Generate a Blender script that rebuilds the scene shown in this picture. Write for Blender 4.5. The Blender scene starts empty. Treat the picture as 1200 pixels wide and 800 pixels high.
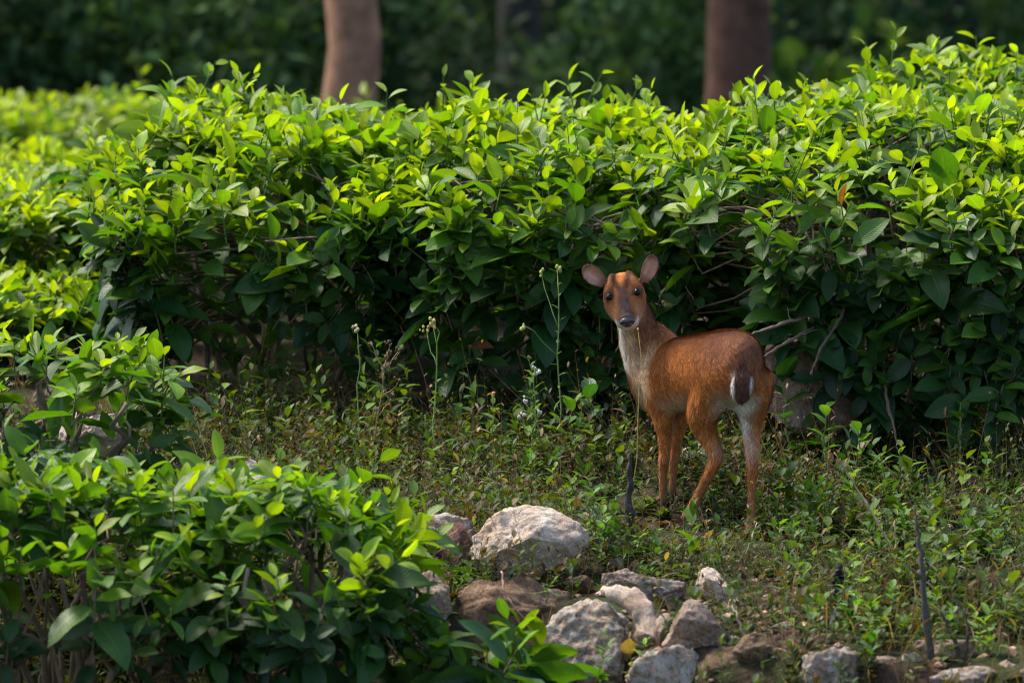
import bpy, math, random
import numpy as np
from mathutils import Matrix, Vector
random.seed(7)
RNG = np.random.default_rng(11)
R = math.radians
sc = bpy.context.scene
COL = sc.collection

# ------------------------------------------------------------------ camera, sky, sun, exposure
PITCH = R(3.5); DIST = 15.0; RHO = 2.55 / 1200.0
TGT = np.array([0, 0, 0.47])
FWD = np.array([0, math.cos(PITCH), -math.sin(PITCH)])
UPV = np.array([0, math.sin(PITCH), math.cos(PITCH)])
CAM = TGT - DIST * FWD
cam_d = bpy.data.cameras.new('camera'); cam = bpy.data.objects.new('camera', cam_d); COL.objects.link(cam)
cam.location = CAM; cam.rotation_euler = (math.pi / 2 - PITCH, 0, 0)
cam_d.sensor_width = 36; cam_d.lens = 36 * DIST / 2.55
cam_d.clip_start = 0.5; cam_d.clip_end = 2000
cam_d.dof.use_dof = True; cam_d.dof.focus_distance = 15.3; cam_d.dof.aperture_fstop = 5.0
sc.camera = cam
SUN_EL, SUN_AZ = R(57), R(-58)          # azimuth from +Y (away from the camera) towards +X
w = bpy.data.worlds.new('World'); sc.world = w; w.use_nodes = True
nt = w.node_tree; nt.nodes.clear()
sky = nt.nodes.new('ShaderNodeTexSky'); sky.sky_type = 'NISHITA'; sky.sun_disc = False
sky.sun_elevation = SUN_EL; sky.sun_rotation = SUN_AZ; sky.dust_density = 2.5; sky.air_density = 1.0
bgn = nt.nodes.new('ShaderNodeBackground'); bgn.inputs[1].default_value = 0.15
won = nt.nodes.new('ShaderNodeOutputWorld')
nt.links.new(sky.outputs[0], bgn.inputs[0]); nt.links.new(bgn.outputs[0], won.inputs[0])
sl = bpy.data.lights.new('sun', 'SUN'); sl.energy = 3.0; sl.angle = R(12.0); sl.color = (1.0, 0.92, 0.78)
sun = bpy.data.objects.new('sun', sl); COL.objects.link(sun)
sdir = Vector((math.sin(SUN_AZ) * math.cos(SUN_EL), math.cos(SUN_AZ) * math.cos(SUN_EL), math.sin(SUN_EL)))
sun.rotation_euler = sdir.to_track_quat('Z', 'Y').to_euler(); sun.location = (-4, 4, 9)
sc.view_settings.view_transform = 'Standard'; sc.view_settings.look = 'None'
sc.view_settings.exposure = 1.36; sc.view_settings.gamma = 1.0
sc.cycles.filter_width = 1.1; sc.cycles.max_bounces = 8; sc.cycles.transparent_max_bounces = 4
sc.cycles.transmission_bounces = 4; sc.cycles.sample_clamp_indirect = 6

# ------------------------------------------------------------------ small maths
def ss(a, b, x):
    t = np.clip((x - a) / (b - a), 0, 1); return t * t * (3 - 2 * t)
def nz(v):
    return v / (np.linalg.norm(v, axis=-1, keepdims=True) + 1e-12)
def hash3(i, j, k, s):
    h = (i.astype(np.int64) * 374761393 + j.astype(np.int64) * 668265263 + k.astype(np.int64) * 2147483647 + s * 974634777) & 0xFFFFFFFF
    h = ((h ^ (h >> 13)) * 1274126177) & 0xFFFFFFFF
    h = ((h ^ (h >> 16)) * 2246822519) & 0xFFFFFFFF
    return ((h ^ (h >> 15)) & 0xFFFFFF) / float(0xFFFFFF)
def vnoise(p, f=1.0, s=0):
    """value noise in -1..1 of an (n,3) array"""
    q = np.asarray(p, float) * f; i = np.floor(q); u = q - i; u = u * u * (3 - 2 * u); i = i.astype(int)
    r = 0
    for a in (0, 1):
        for b in (0, 1):
            for c in (0, 1):
                wgt = (u[:, 0] if a else 1 - u[:, 0]) * (u[:, 1] if b else 1 - u[:, 1]) * (u[:, 2] if c else 1 - u[:, 2])
                r = r + wgt * hash3(i[:, 0] + a, i[:, 1] + b, i[:, 2] + c, s)
    return r * 2 - 1
def fbm(p, f, s=0, o=3):
    r = 0; a = 1.0
    for k in range(o): r = r + a * vnoise(p, f * 2 ** k, s + k * 17); a *= 0.5
    return r
def ray(px, py):
    return FWD * DIST + np.array([1., 0, 0]) * (px - 600) * RHO + UPV * (400 - py) * RHO
def P(px, py, Y):
    """a photo pixel's ray at the depth Y"""
    d = ray(px, py); return CAM + d * ((Y - CAM[1]) / d[1])
def g(x, y):
    """height of the ground"""
    x = np.asarray(x, float); y = np.asarray(y, float)
    z = np.interp(y, [-400, -16, -6, -1.7, 0, 2.6, 3.4, 4.4, 6, 12, 45, 120, 400],
                  [-.6, -.55, -.42, -.2, 0, .30, .34, .24, .05, -.45, -.62, -.7, -.8])
    e = np.interp(x, [-3, .18, .45, 1.2, 3], [-.74, -.74, -1.32, -1.47, -1.5])
    z = z - .27 * ss(0, .33, e - y)
    near = np.exp(-(y / 6) ** 2 - (x / 6) ** 2)
    q = np.stack([x, y, np.zeros_like(x)], -1).reshape(-1, 3)
    n = (fbm(q, 3.1, 3, 3) * .016 + fbm(q, 16, 9, 2) * .004).reshape(x.shape)
    return z + n * near - .028 * np.exp(-((x - .5) / .25) ** 4 - ((y + .02) / .3) ** 4)
def hit(px, py, lo=-2.4, hi=3.2):
    """where a photo pixel's ray meets the ground"""
    ys = np.linspace(lo, hi, 700)
    pts = np.array([P(px, py, y) for y in ys]); h = pts[:, 2] - g(pts[:, 0], pts[:, 1])
    k = np.where((h[:-1] > 0) & (h[1:] <= 0))[0]
    k = k[0] if len(k) else int(np.argmin(np.abs(h)))
    return pts[k]

# ------------------------------------------------------------------ mesh plumbing
def raw_mesh(name, V, F, cols=None, luv=None, smooth=True):
    """F: list of index arrays (n,3) or (n,4)"""
    m = bpy.data.meshes.new(name); V = np.ascontiguousarray(V, dtype=np.float32)
    F = [f for f in F if len(f)]
    loops = np.concatenate([f.ravel() for f in F]).astype(np.int32)
    tot = np.concatenate([np.full(len(f), f.shape[1]) for f in F]).astype(np.int32)
    st = np.concatenate([[0], np.cumsum(tot)[:-1]]).astype(np.int32)
    m.vertices.add(len(V)); m.vertices.foreach_set('co', V.ravel())
    m.loops.add(len(loops)); m.loops.foreach_set('vertex_index', loops)
    m.polygons.add(len(tot)); m.polygons.foreach_set('loop_start', st)
    m.update(calc_edges=True)
    m.polygons.foreach_set('use_smooth', np.full(len(tot), smooth))
    if cols is not None:
        a = m.attributes.new('col', 'FLOAT_COLOR', 'POINT')
        c = np.ones((len(V), 4), np.float32); c[:, :3] = cols; a.data.foreach_set('color', c.ravel())
    if luv is not None:
        a = m.attributes.new('luv', 'FLOAT_VECTOR', 'POINT')
        a.data.foreach_set('vector', np.ascontiguousarray(luv, dtype=np.float32).ravel())
    m.validate(); return m
def link(name, data, mat=None, parent=None, loc=None):
    o = bpy.data.objects.new(name, data); COL.objects.link(o)
    if mat is not None and data is not None and not data.materials: data.materials.append(mat)
    if parent is not None: o.parent = parent
    if loc is not None: o.location = loc
    return o
def empty(name, loc, label, cat, group=None):
    o = bpy.data.objects.new(name, None); COL.objects.link(o); o.location = loc; o.empty_display_size = .05
    return tag(o, label, cat, group)
def tag(o, label, cat, group=None, kind=None):
    o['label'] = label
    if cat: o['category'] = cat
    if group: o['group'] = group
    if kind: o['kind'] = kind
    return o
class Acc:
    """collects geometry for one mesh"""
    def __init__(s): s.V = []; s.F = []; s.C = []; s.U = []; s.n = 0
    def add(s, V, F, c=(1, 1, 1), U=None):
        V = np.asarray(V, float); s.V.append(V)
        for f in (F if isinstance(F, list) else [F]): s.F.append(np.asarray(f) + s.n)
        s.C.append(np.broadcast_to(np.asarray(c, float), (len(V), 3)))
        s.U.append(np.zeros((len(V), 3)) if U is None else U); s.n += len(V)
    def mesh(s, name, origin=None, smooth=True):
        V = np.concatenate(s.V)
        if origin is not None: V = V - np.asarray(origin)
        f3 = [f for f in s.F if f.shape[1] == 3]; f4 = [f for f in s.F if f.shape[1] == 4]
        F = ([np.concatenate(f3)] if f3 else []) + ([np.concatenate(f4)] if f4 else [])
        return raw_mesh(name, V, F, np.concatenate(s.C), np.concatenate(s.U), smooth)
def tube(acc, pts, rad, n=6, c=(1, 1, 1), cap=True):
    pts = np.asarray(pts, float); k = len(pts); rad = np.broadcast_to(np.asarray(rad, float), (k,))
    t = nz(np.gradient(pts, axis=0)); ref = np.array([.31, .2, .93])
    if abs(t.mean(0) @ ref) > .9: ref = np.array([1., .1, 0])
    a = nz(np.cross(t, ref)); b = np.cross(t, a)
    th = np.arange(n) * 2 * math.pi / n
    V = (pts[:, None] + rad[:, None, None] * (np.cos(th)[None, :, None] * a[:, None] + np.sin(th)[None, :, None] * b[:, None])).reshape(-1, 3)
    i = np.arange(k - 1)[:, None] * n; j = np.arange(n)[None]; j2 = (j + 1) % n
    F = [np.stack([i + j, i + j2, i + n + j2, i + n + j], -1).reshape(-1, 4)]
    if cap:
        V = np.concatenate([V, pts[:1], pts[-1:]]); q = np.arange(n)
        F.append(np.concatenate([np.stack([np.full(n, k * n), (q + 1) % n, q], -1),
                                 np.stack([np.full(n, k * n + 1), (k - 1) * n + q, (k - 1) * n + (q + 1) % n], -1)]))
    acc.add(V, F, c)
def wob(p0, p1, n, amt, sag=0, rng=RNG):
    t = np.linspace(0, 1, n)[:, None]; q = np.asarray(p0) * (1 - t) + np.asarray(p1) * t
    w_ = rng.normal(size=(n, 3)) * amt; w_[0] = 0; w_[-1] *= .3
    q = q + w_; q[:, 2] += sag * 4 * (t * (1 - t))[:, 0]; return q

# ------------------------------------------------------------------ materials
def new_mat(name):
    m = bpy.data.materials.new(name); m.use_nodes = True; n = m.node_tree; n.nodes.clear(); return m, n
def N(n, t, **kw):
    x = n.nodes.new(t)
    for k, v in kw.items(): setattr(x, k, v)
    return x
def mixc(n, f, a, b, mode='MIX'):
    x = N(n, 'ShaderNodeMix', data_type='RGBA', blend_type=mode)
    for s, v in ((0, f), (6, a), (7, b)):
        if hasattr(v, 'node'): n.links.new(v, x.inputs[s])
        else: x.inputs[s].default_value = v if s == 0 else (*v, 1)
    return x.outputs[2]
def mth(n, op, a, b=0.0, c=0.0):
    x = N(n, 'ShaderNodeMath', operation=op)
    for s, v in enumerate((a, b, c)):
        if hasattr(v, 'node'): n.links.new(v, x.inputs[s])
        else: x.inputs[s].default_value = v
    return x.outputs[0]
def noise(n, scale, detail=4, rough=.55, co='Object'):
    tc = N(n, 'ShaderNodeTexCoord'); x = N(n, 'ShaderNodeTexNoise')
    x.inputs['Scale'].default_value = scale; x.inputs['Detail'].default_value = detail; x.inputs['Roughness'].default_value = rough
    n.links.new(tc.outputs[co], x.inputs['Vector']); return x.outputs['Fac']
def ramp(n, f, stops):
    x = N(n, 'ShaderNodeValToRGB'); cr = x.color_ramp
    while len(cr.elements) < len(stops): cr.elements.new(.5)
    for e, (p, c) in zip(cr.elements, stops):
        e.position = p; e.color = (*c, 1) if hasattr(c, '__len__') else (c, c, c, 1)
    n.links.new(f, x.inputs[0]); return x.outputs[0]
def bump(n, h, s, d=.01):
    x = N(n, 'ShaderNodeBump'); x.inputs['Strength'].default_value = s; x.inputs['Distance'].default_value = d
    n.links.new(h, x.inputs['Height']); return x.outputs[0]
def prin(n, col, rough=.6, spec=.5, nrm=None):
    p = N(n, 'ShaderNodeBsdfPrincipled')
    if hasattr(col, 'node'): n.links.new(col, p.inputs['Base Color'])
    else: p.inputs['Base Color'].default_value = (*col, 1)
    if hasattr(rough, 'node'): n.links.new(rough, p.inputs['Roughness'])
    else: p.inputs['Roughness'].default_value = rough
    p.inputs['Specular IOR Level'].default_value = spec
    if nrm is not None: n.links.new(nrm, p.inputs['Normal'])
    return p
def out(n, s):
    o = N(n, 'ShaderNodeOutputMaterial'); n.links.new(s, o.inputs[0])
def leaf_mat(name, rough=.43, trans=.45, spec=.36, veins=True, tcol=(1.55, 1.5, .22)):
    m, n = new_mat(name)
    at = N(n, 'ShaderNodeAttribute', attribute_name='col'); oi = N(n, 'ShaderNodeObjectInfo')
    base = mixc(n, 1.0, at.outputs['Color'], oi.outputs['Color'], 'MULTIPLY')
    v = noise(n, 38 if not veins else 24, 3)
    base = mixc(n, .35, base, ramp(n, v, [(.3, .55), (.72, 1.35)]), 'MULTIPLY')
    nrm = None
    if veins:
        lu = N(n, 'ShaderNodeAttribute', attribute_name='luv'); sp = N(n, 'ShaderNodeSeparateXYZ')
        n.links.new(lu.outputs['Vector'], sp.inputs[0])
        au = mth(n, 'ABSOLUTE', sp.outputs[0])
        rib = mth(n, 'SUBTRACT', 1.0, mth(n, 'MULTIPLY', au, 9.0)); rib = mth(n, 'MAXIMUM', rib, 0.0)
        ph = mth(n, 'SUBTRACT', mth(n, 'MULTIPLY', sp.outputs[1], 46.0), mth(n, 'MULTIPLY', au, 11.0))
        sv = mth(n, 'ABSOLUTE', mth(n, 'SINE', ph))                       # side veins: sunken lines
        base = mixc(n, mth(n, 'MULTIPLY', rib, .4), base, mixc(n, 1.0, base, (1.9, 1.7, 1.3), 'MULTIPLY'))
        hh = mth(n, 'ADD', mth(n, 'MULTIPLY', mth(n, 'POWER', sv, .4), .8), mth(n, 'MULTIPLY', v, .6))
        nrm = bump(n, mth(n, 'SUBTRACT', hh, rib), .35, .0022)
    p = prin(n, base, rough, spec, nrm)
    t = N(n, 'ShaderNodeBsdfTranslucent'); n.links.new(mixc(n, 1.0, base, tcol, 'MULTIPLY'), t.inputs[0])
    mx = N(n, 'ShaderNodeMixShader'); mx.inputs[0].default_value = trans
    n.links.new(p.outputs[0], mx.inputs[1]); n.links.new(t.outputs[0], mx.inputs[2]); out(n, mx.outputs[0])
    return m
def attr_mat(name, rough=.8, spec=.3, bs=60, bstr=.4, var=.5):
    m, n = new_mat(name); at = N(n, 'ShaderNodeAttribute', attribute_name='col'); oi = N(n, 'ShaderNodeObjectInfo')
    v = noise(n, bs, 5)
    c = mixc(n, 1.0, at.outputs['Color'], oi.outputs['Color'], 'MULTIPLY')
    c = mixc(n, var, c, ramp(n, v, [(.3, .45), (.7, 1.5)]), 'MULTIPLY')
    out(n, prin(n, c, rough, spec, bump(n, v, bstr, .004)).outputs[0]); return m
M_LEAF = leaf_mat('tea_leaf'); M_HERB = leaf_mat('herb_leaf', .62, .35, .2, False)
M_FAR = leaf_mat('far_leaf', .85, .3, .08, False, (1.3, 1.3, .5))
M_WOOD = attr_mat('twig_bark'); M_BARK = attr_mat('trunk_bark', .9, .15, 6, 1.0, .95)
def soil_mat():
    m, n = new_mat('soil'); a = noise(n, 5, 8); b = noise(n, 55, 6, .7); f = noise(n, 1.6, 4)
    c = ramp(n, b, [(.25, (.012, .008, .005)), (.5, (.038, .024, .015)), (.75, (.085, .056, .035))])
    c = mixc(n, ramp(n, a, [(.42, 0.), (.62, 1.)]), c, ramp(n, b, [(.3, (.012, .022, .006)), (.7, (.05, .075, .018))]))
    c = mixc(n, ramp(n, f, [(.5, 0.), (.7, .5)]), c, (.10, .06, .035))
    out(n, prin(n, c, .95, .15, bump(n, mth(n, 'ADD', b, mth(n, 'MULTIPLY', a, .6)), .9, .02)).outputs[0]); return m
M_SOIL = soil_mat()
def rock_mat(name, dark, mid, light, lich=0.0, lichc=(.62, .60, .56), black=.3, scale=1.0, tex=1.0):
    m, n = new_mat(name)
    oi = N(n, 'ShaderNodeObjectInfo'); tc = N(n, 'ShaderNodeTexCoord')
    ad = N(n, 'ShaderNodeVectorMath', operation='ADD'); n.links.new(tc.outputs['Object'], ad.inputs[0])
    sc_ = N(n, 'ShaderNodeVectorMath', operation='SCALE'); sc_.inputs[0].default_value = (13, 7, 5); n.links.new(oi.outputs['Random'], sc_.inputs['Scale'])
    n.links.new(sc_.outputs[0], ad.inputs[1])
    def nn(s, d=5, r=.6):
        x = N(n, 'ShaderNodeTexNoise'); x.inputs['Scale'].default_value = s * scale; x.inputs['Detail'].default_value = d; x.inputs['Roughness'].default_value = r
        n.links.new(ad.outputs[0], x.inputs['Vector']); return x.outputs['Fac']
    a, b, cN, fine = nn(12), nn(62, 8, .8), nn(38, 6, .7), nn(150, 4, .8)
    c = ramp(n, a, [(.3, dark), (.5, mid), (.68, light)])
    c = mixc(n, .65 * tex, c, ramp(n, b, [(.36, .22), (.47, .9), (.66, 1.35)]), 'MULTIPLY')
    c = mixc(n, .8 * tex, c, ramp(n, fine, [(.36, .3), (.46, .9), (.66, 1.4)]), 'MULTIPLY')
    if lich > 0:
        c = mixc(n, ramp(n, cN, [(.56 - lich * .25, 0.), (.62 - lich * .2, 1.)]), c, mixc(n, fine, (lichc[0] * .6, lichc[1] * .6, lichc[2] * .6), lichc))
        c = mixc(n, ramp(n, nn(44, 6, .75), [(.55, 0.), (.62, black)]), c, (.022, .02, .018))
    vo = N(n, 'ShaderNodeTexVoronoi', feature='DISTANCE_TO_EDGE'); vo.inputs['Scale'].default_value = 11 * scale
    n.links.new(ad.outputs[0], vo.inputs['Vector'])
    crack = mth(n, 'MINIMUM', mth(n, 'MULTIPLY', vo.outputs[0], 16.0), 1.0)
    h = mth(n, 'ADD', mth(n, 'MULTIPLY', b, 1.0), mth(n, 'ADD', mth(n, 'MULTIPLY', fine, .5), mth(n, 'MULTIPLY', crack, .12)))
    out(n, prin(n, c, .9, .25, bump(n, h, 1.0, .014)).outputs[0]); return m
ROCK = {
    'pale': rock_mat('pale_stone', (.46, .31, .215), (.63, .49, .38), (.74, .64, .53), tex=.7),
    'tan': rock_mat('tan_stone', (.22, .14, .09), (.36, .25, .18), (.48, .37, .29)),
    'red': rock_mat('red_stone', (.07, .03, .024), (.15, .075, .06), (.24, .13, .11)),
    'brown': rock_mat('brown_stone', (.09, .05, .03), (.19, .115, .07), (.30, .20, .13)),
    'lichen': rock_mat('lichen_stone', (.26, .17, .11), (.46, .335, .235), (.58, .46, .35), .35, (.64, .58, .51), .55),
    'grey': rock_mat('grey_stone', (.13, .09, .062), (.30, .22, .16), (.44, .345, .265), .25, (.56, .51, .45), .5),
}

# ------------------------------------------------------------------ ground sheet
def grow(a, b, step, far, k=1.22):
    c = list(np.arange(a, b + 1e-6, step)); s = step
    while c[-1] < far: s *= k; c.append(c[-1] + s)
    s = step
    while c[0] > -far: s *= k; c.insert(0, c[0] - s)
    return np.array(c)
gx, gy = grow(-1.9, 1.9, .022, 600), grow(-2.3, 3.2, .024, 600)
X, Y = np.meshgrid(gx, gy); Z = g(X, Y)
nx, ny = len(gx), len(gy); i = np.arange(ny - 1)[:, None] * nx; j = np.arange(nx - 1)[None]
gm = raw_mesh('ground', np.stack([X, Y, Z], -1).reshape(-1, 3), [np.stack([i + j, i + j + 1, i + nx + j + 1, i + nx + j], -1).reshape(-1, 4)])
go = link('ground', gm, M_SOIL); tag(go, 'brown mossy soil of the tea garden slope', None, kind='structure')

# ------------------------------------------------------------------ leaves
def leaf_tmpl(rows, ratio, curl, fold=.35, cols=3, wave=0.0, point=1.0):
    t = np.linspace(0, 1, rows); us = np.linspace(-1, 1, cols)
    wd = np.sin(math.pi * np.clip(t, 0, 1) ** 1.0) ** .66 * (1 - .12 * t ** 3); wd[0] = .05; wd[-1] = .015
    V = np.zeros((rows, cols, 3)); U = np.zeros((rows, cols, 3))
    for a in range(rows):
        for b in range(cols):
            u = us[b]; sw = u * ratio * .5 * wd[a]
            V[a, b] = (t[a] - .12 * curl * t[a] ** 2, sw, fold * abs(sw) - curl * t[a] ** 2 * .5 + wave * math.sin(t[a] * 11 + u) * abs(u) * .02)
            U[a, b] = (u, t[a], 0)
    k = np.arange(rows - 1)[:, None] * cols; q = np.arange(cols - 1)[None]
    F = np.stack([k + q, k + cols + q, k + cols + q + 1, k + q + 1], -1).reshape(-1, 4)
    return V.reshape(-1, 3), F, U.reshape(-1, 3)
def leaves(acc, pos, dr, nr, L, col, tm):
    V0, F0, U0 = tm; n = len(pos); k = len(V0)
    if n == 0: return
    dr = nz(dr); sd = nz(np.cross(nr, dr)); up = np.cross(dr, sd)
    V = pos[:, None] + L[:, None, None] * (V0[None, :, 0:1] * dr[:, None] + V0[None, :, 1:2] * sd[:, None] + V0[None, :, 2:3] * up[:, None])
    F = (F0[None] + (np.arange(n) * k)[:, None, None]).reshape(-1, 4)
    acc.add(V.reshape(-1, 3), F, np.repeat(col, k, 0), np.tile(U0, (n, 1)))
TEA_T = [leaf_tmpl(6, ra, cu, fo) for ra, cu, fo in ((.46, .25, .35), (.52, .5, .25), (.42, .05, .5), (.5, .75, .2))]
TEA_M = []
for k_, (ra, cu, fo) in enumerate(((.46, .25, .35), (.52, .5, .25), (.42, .05, .5), (.5, .75, .2))):
    V_, F_, U_ = leaf_tmpl(9, ra, cu, fo, 5, 1.0)
    mm = raw_mesh('leaf', V_, [F_], np.ones((len(V_), 3)), U_); mm.materials.append(M_LEAF); TEA_M.append(mm)
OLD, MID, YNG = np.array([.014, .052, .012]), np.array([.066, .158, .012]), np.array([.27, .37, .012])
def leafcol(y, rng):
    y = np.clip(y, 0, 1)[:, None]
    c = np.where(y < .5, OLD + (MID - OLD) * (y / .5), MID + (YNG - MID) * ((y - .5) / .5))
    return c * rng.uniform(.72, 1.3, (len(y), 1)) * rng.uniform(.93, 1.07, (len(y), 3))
def leaf_objects(parent, org, pos, dr, nr, L, col, var):
    dr = nz(dr); sd = nz(np.cross(nr, dr)); up = np.cross(dr, sd)
    for a in range(len(pos)):
        o = bpy.data.objects.new('leaf', TEA_M[var[a]]); COL.objects.link(o); o.parent = parent
        m = Matrix.Identity(4)
        for r_ in range(3):
            m[r_][0] = dr[a, r_] * L[a]; m[r_][1] = sd[a, r_] * L[a]; m[r_][2] = up[a, r_] * L[a]; m[r_][3] = pos[a, r_] - org[r_]
        o.matrix_local = m; o.color = (*col[a], 1)

def tea_bush(label, cx, cy, rx, ry, h, nsh, nin, nobj, seed, group=None, f0=.12, big=1.0, ptop=.42, young=0.0,
             nstem=14, under=.22, mat=M_LEAF, open_=0.0, dome=.14):
    rng = np.random.default_rng(seed)
    gz = float(g(cx, cy)); org = np.array([cx, cy, gz])
    root = empty('tea_bush', org, label, 'tea bush', group)
    def shell(n, top):
        if top:
            a = rng.uniform(-1, 1, n * 3); b = rng.uniform(-1, 1, n * 3); k = (np.abs(a) ** 3 + np.abs(b) ** 3) < 1
            a, b = a[k][:n], b[k][:n]; e = (np.abs(a) ** 3 + np.abs(b) ** 3); f = 1 - dome * e ** 1.6
            nrm = nz(np.stack([a * e * .8, b * e * .8, np.ones(len(a))], -1)); kk = np.ones(len(a))
        else:
            th = rng.uniform(-math.pi, 0, n); back = rng.random(n) < .18; th = np.where(back, -th, th)
            c, s = np.cos(th), np.sin(th); rr = (np.abs(c) ** 3 + np.abs(s) ** 3) ** (-1 / 3.)
            a, b = c * rr, s * rr; f = f0 + (1.02 - dome - f0) * rng.random(n) ** .85
            kk = 1 - under * (1 - f) ** 1.6; nrm = nz(np.stack([a / rx, b / ry, .25 + .5 * f], -1))
        q = np.stack([a * rx * kk + cx, b * ry * kk + cy, f * h], -1)
        bmp = fbm(q + seed * 3.1, 3.6, seed, 3) * .095
        q[:, 0] += nrm[:, 0] * bmp; q[:, 1] += nrm[:, 1] * bmp; q[:, 2] += nrm[:, 2] * bmp * .8
        q[:, 2] += g(q[:, 0], q[:, 1]); return q, nrm, f
    nt_ = int(nsh * ptop)
    q1, n1, f1 = shell(nt_, True); q2, n2, f2 = shell(nsh - nt_, False)
    if open_ > 0:                                   # thin patches in the flank
        k = fbm(q2 + seed, 4.5, seed + 5, 2) > -1 + open_ * (1.3 - f2); q2, n2, f2 = q2[k], n2[k], f2[k]
    q = np.concatenate([q1, q2]); nn_ = np.concatenate([n1, n2]); f = np.concatenate([f1, f2]); top = np.arange(len(q)) < len(q1)
    m = len(q)
    axis = nz(np.where(top[:, None], np.array([0, 0, 1.]) + .3 * rng.normal(size=(m, 3)), .75 * nn_ + np.array([0, 0, .75]) + .28 * rng.normal(size=(m, 3))))
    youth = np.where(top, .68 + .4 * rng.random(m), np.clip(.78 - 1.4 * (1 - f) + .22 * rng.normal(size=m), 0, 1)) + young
    ln = rng.uniform(.05, .12, m) * big; tall = rng.random(m) < .07; ln = np.where(tall & top, ln * rng.uniform(1.4, 2.2, m), ln); q = q + axis * np.where(tall & top, ln * .45, 0)[:, None]
    base = q - axis * ln[:, None] * .8
    nl = np.where(youth > .5, rng.integers(5, 9, m), rng.integers(4, 7, m))
    idx = np.repeat(np.arange(m), nl); jn = np.concatenate([np.arange(k) for k in nl]); s = (jn + .5) / nl[idx]
    ax = axis[idx]; ref = nz(rng.normal(size=(m, 3)))[idx]; e1 = nz(np.cross(ax, ref)); e2 = np.cross(ax, e1)
    az = jn * 2.4 + rng.normal(size=len(idx)) * .35
    lat = np.cos(az)[:, None] * e1 + np.sin(az)[:, None] * e2
    el = R(8) + R(58) * s ** 1.3 + rng.normal(size=len(idx)) * .22 - (1 - youth[idx]).clip(0, 1) * .45
    dr = lat * np.cos(el)[:, None] + ax * np.sin(el)[:, None]; nr = ax * np.cos(el)[:, None] - lat * np.sin(el)[:, None]
    nr = nz(nr + .25 * rng.normal(size=nr.shape))
    ly = youth[idx] * .72 + .5 * s - .22 + rng.normal(size=len(idx)) * .1
    L = big * (.094 - .034 * np.clip(ly, 0, 1)) * (1.12 - .5 * s) * rng.uniform(.75, 1.2, len(idx)) * np.exp(.22 * rng.normal(size=m))[idx]
    pos = base[idx] + ax * (ln[idx] * s ** .8)[:, None] + lat * .004
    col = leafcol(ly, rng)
    red = rng.random(len(idx)) < .0006; col[red] = np.array([.16, .055, .02])
    outer = np.where(top[idx], 1.0, np.where(nn_[idx][:, 1] < .1, 1.0, .15))
    # inner leaves close the hedge
    a1, b1, c1 = shell(nin // 2, True); a2, b2, c2 = shell(nin - nin // 2, False)
    qi = np.concatenate([a1, a2]); ni = np.concatenate([b1, b2]); qi = qi - ni * rng.uniform(.05, .24, (len(qi), 1))
    di = nz(rng.normal(size=(len(qi), 3)) * np.array([1, 1, .5])); nri = nz(np.array([0, 0, 1.]) + .6 * rng.normal(size=(len(qi), 3)))
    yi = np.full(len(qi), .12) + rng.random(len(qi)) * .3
    Li = big * rng.uniform(.06, .1, len(qi))
    pos = np.concatenate([pos, qi]); dr = np.concatenate([dr, di]); nr = np.concatenate([nr, nri]); L = np.concatenate([L, Li])
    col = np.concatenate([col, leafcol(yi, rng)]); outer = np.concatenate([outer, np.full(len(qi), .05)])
    var = rng.integers(0, 4, len(pos))
    vw = nz(CAM - pos); score = L * (.25 + np.abs((nz(nr) * vw).sum(1))) * outer * rng.uniform(.75, 1.1, len(pos))
    score = score * np.clip(1.35 - (pos[:, 1] - (cy - ry)) / (2.2 * ry), .1, 1.4)
    pick = np.argsort(-score)[:nobj]; rest = np.ones(len(pos), bool); rest[pick] = False
    leaf_objects(root, org, pos[pick], dr[pick], nr[pick], L[pick], col[pick], var[pick])
    acc = Acc()
    for v in range(4):
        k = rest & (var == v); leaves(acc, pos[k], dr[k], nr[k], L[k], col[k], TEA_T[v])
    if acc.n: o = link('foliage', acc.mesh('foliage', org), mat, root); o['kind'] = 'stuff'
    # woody frame
    tw = Acc(); wc = np.array([.17, .12, .08]); tips = []
    for k in range(nstem):
        a = rng.uniform(-1, 1); b = rng.uniform(-1, .6)
        p0 = np.array([cx + a * rx * .45, cy + b * ry * .45, 0]); p0[2] = g(p0[0], p0[1]) - .03
        p1 = np.array([cx + a * rx * .92, cy + b * ry * .92, 0]); p1[2] = g(p1[0], p1[1]) + h * rng.uniform(.6, .85)
        st = Acc(); pl = wob(p0, p1, 7, .022, .05, rng); r0 = rng.uniform(.007, .014)
        tube(st, pl, np.linspace(r0, r0 * .45, 7), 6, wc * rng.uniform(.6, 1.3))
        link('stem', st.mesh('stem', org), M_WOOD, root); tips.append(pl)
    tp = np.concatenate([t[2:] for t in tips])
    for k in range(m):
        if rng.random() < (.85 if not top[k] else .4):
            d2 = ((tp - base[k]) ** 2).sum(1); near = tp[np.argsort(d2)[rng.integers(0, 3)]]
            c = wc * rng.uniform(.5, 1.5)
            tube(tw, wob(near, base[k], 5, .012, .01, rng), np.linspace(.0042, .0022, 5), 4, c, False)
        sc_ = np.array([.06, .12, .02]) if youth[k] > .5 else wc
        tube(tw, np.array([base[k], base[k] + axis[k] * ln[k] * .55, base[k] + axis[k] * ln[k]]), [.0024, .002, .001], 4, sc_, False)
    o = link('twigs', tw.mesh('twigs', org), M_WOOD, root); o['kind'] = 'stuff'
    return root
HG = 'clipped tea bushes forming the tall hedge'
tea_bush('tea bush at the open end of the hedge with a dark hollow beneath', -.68, 2.10, .52, .78, .71, 700, 420, 300, 1, HG, ptop=.5, open_=1.15, f0=.22, big=1.12, dome=.30)
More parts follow.
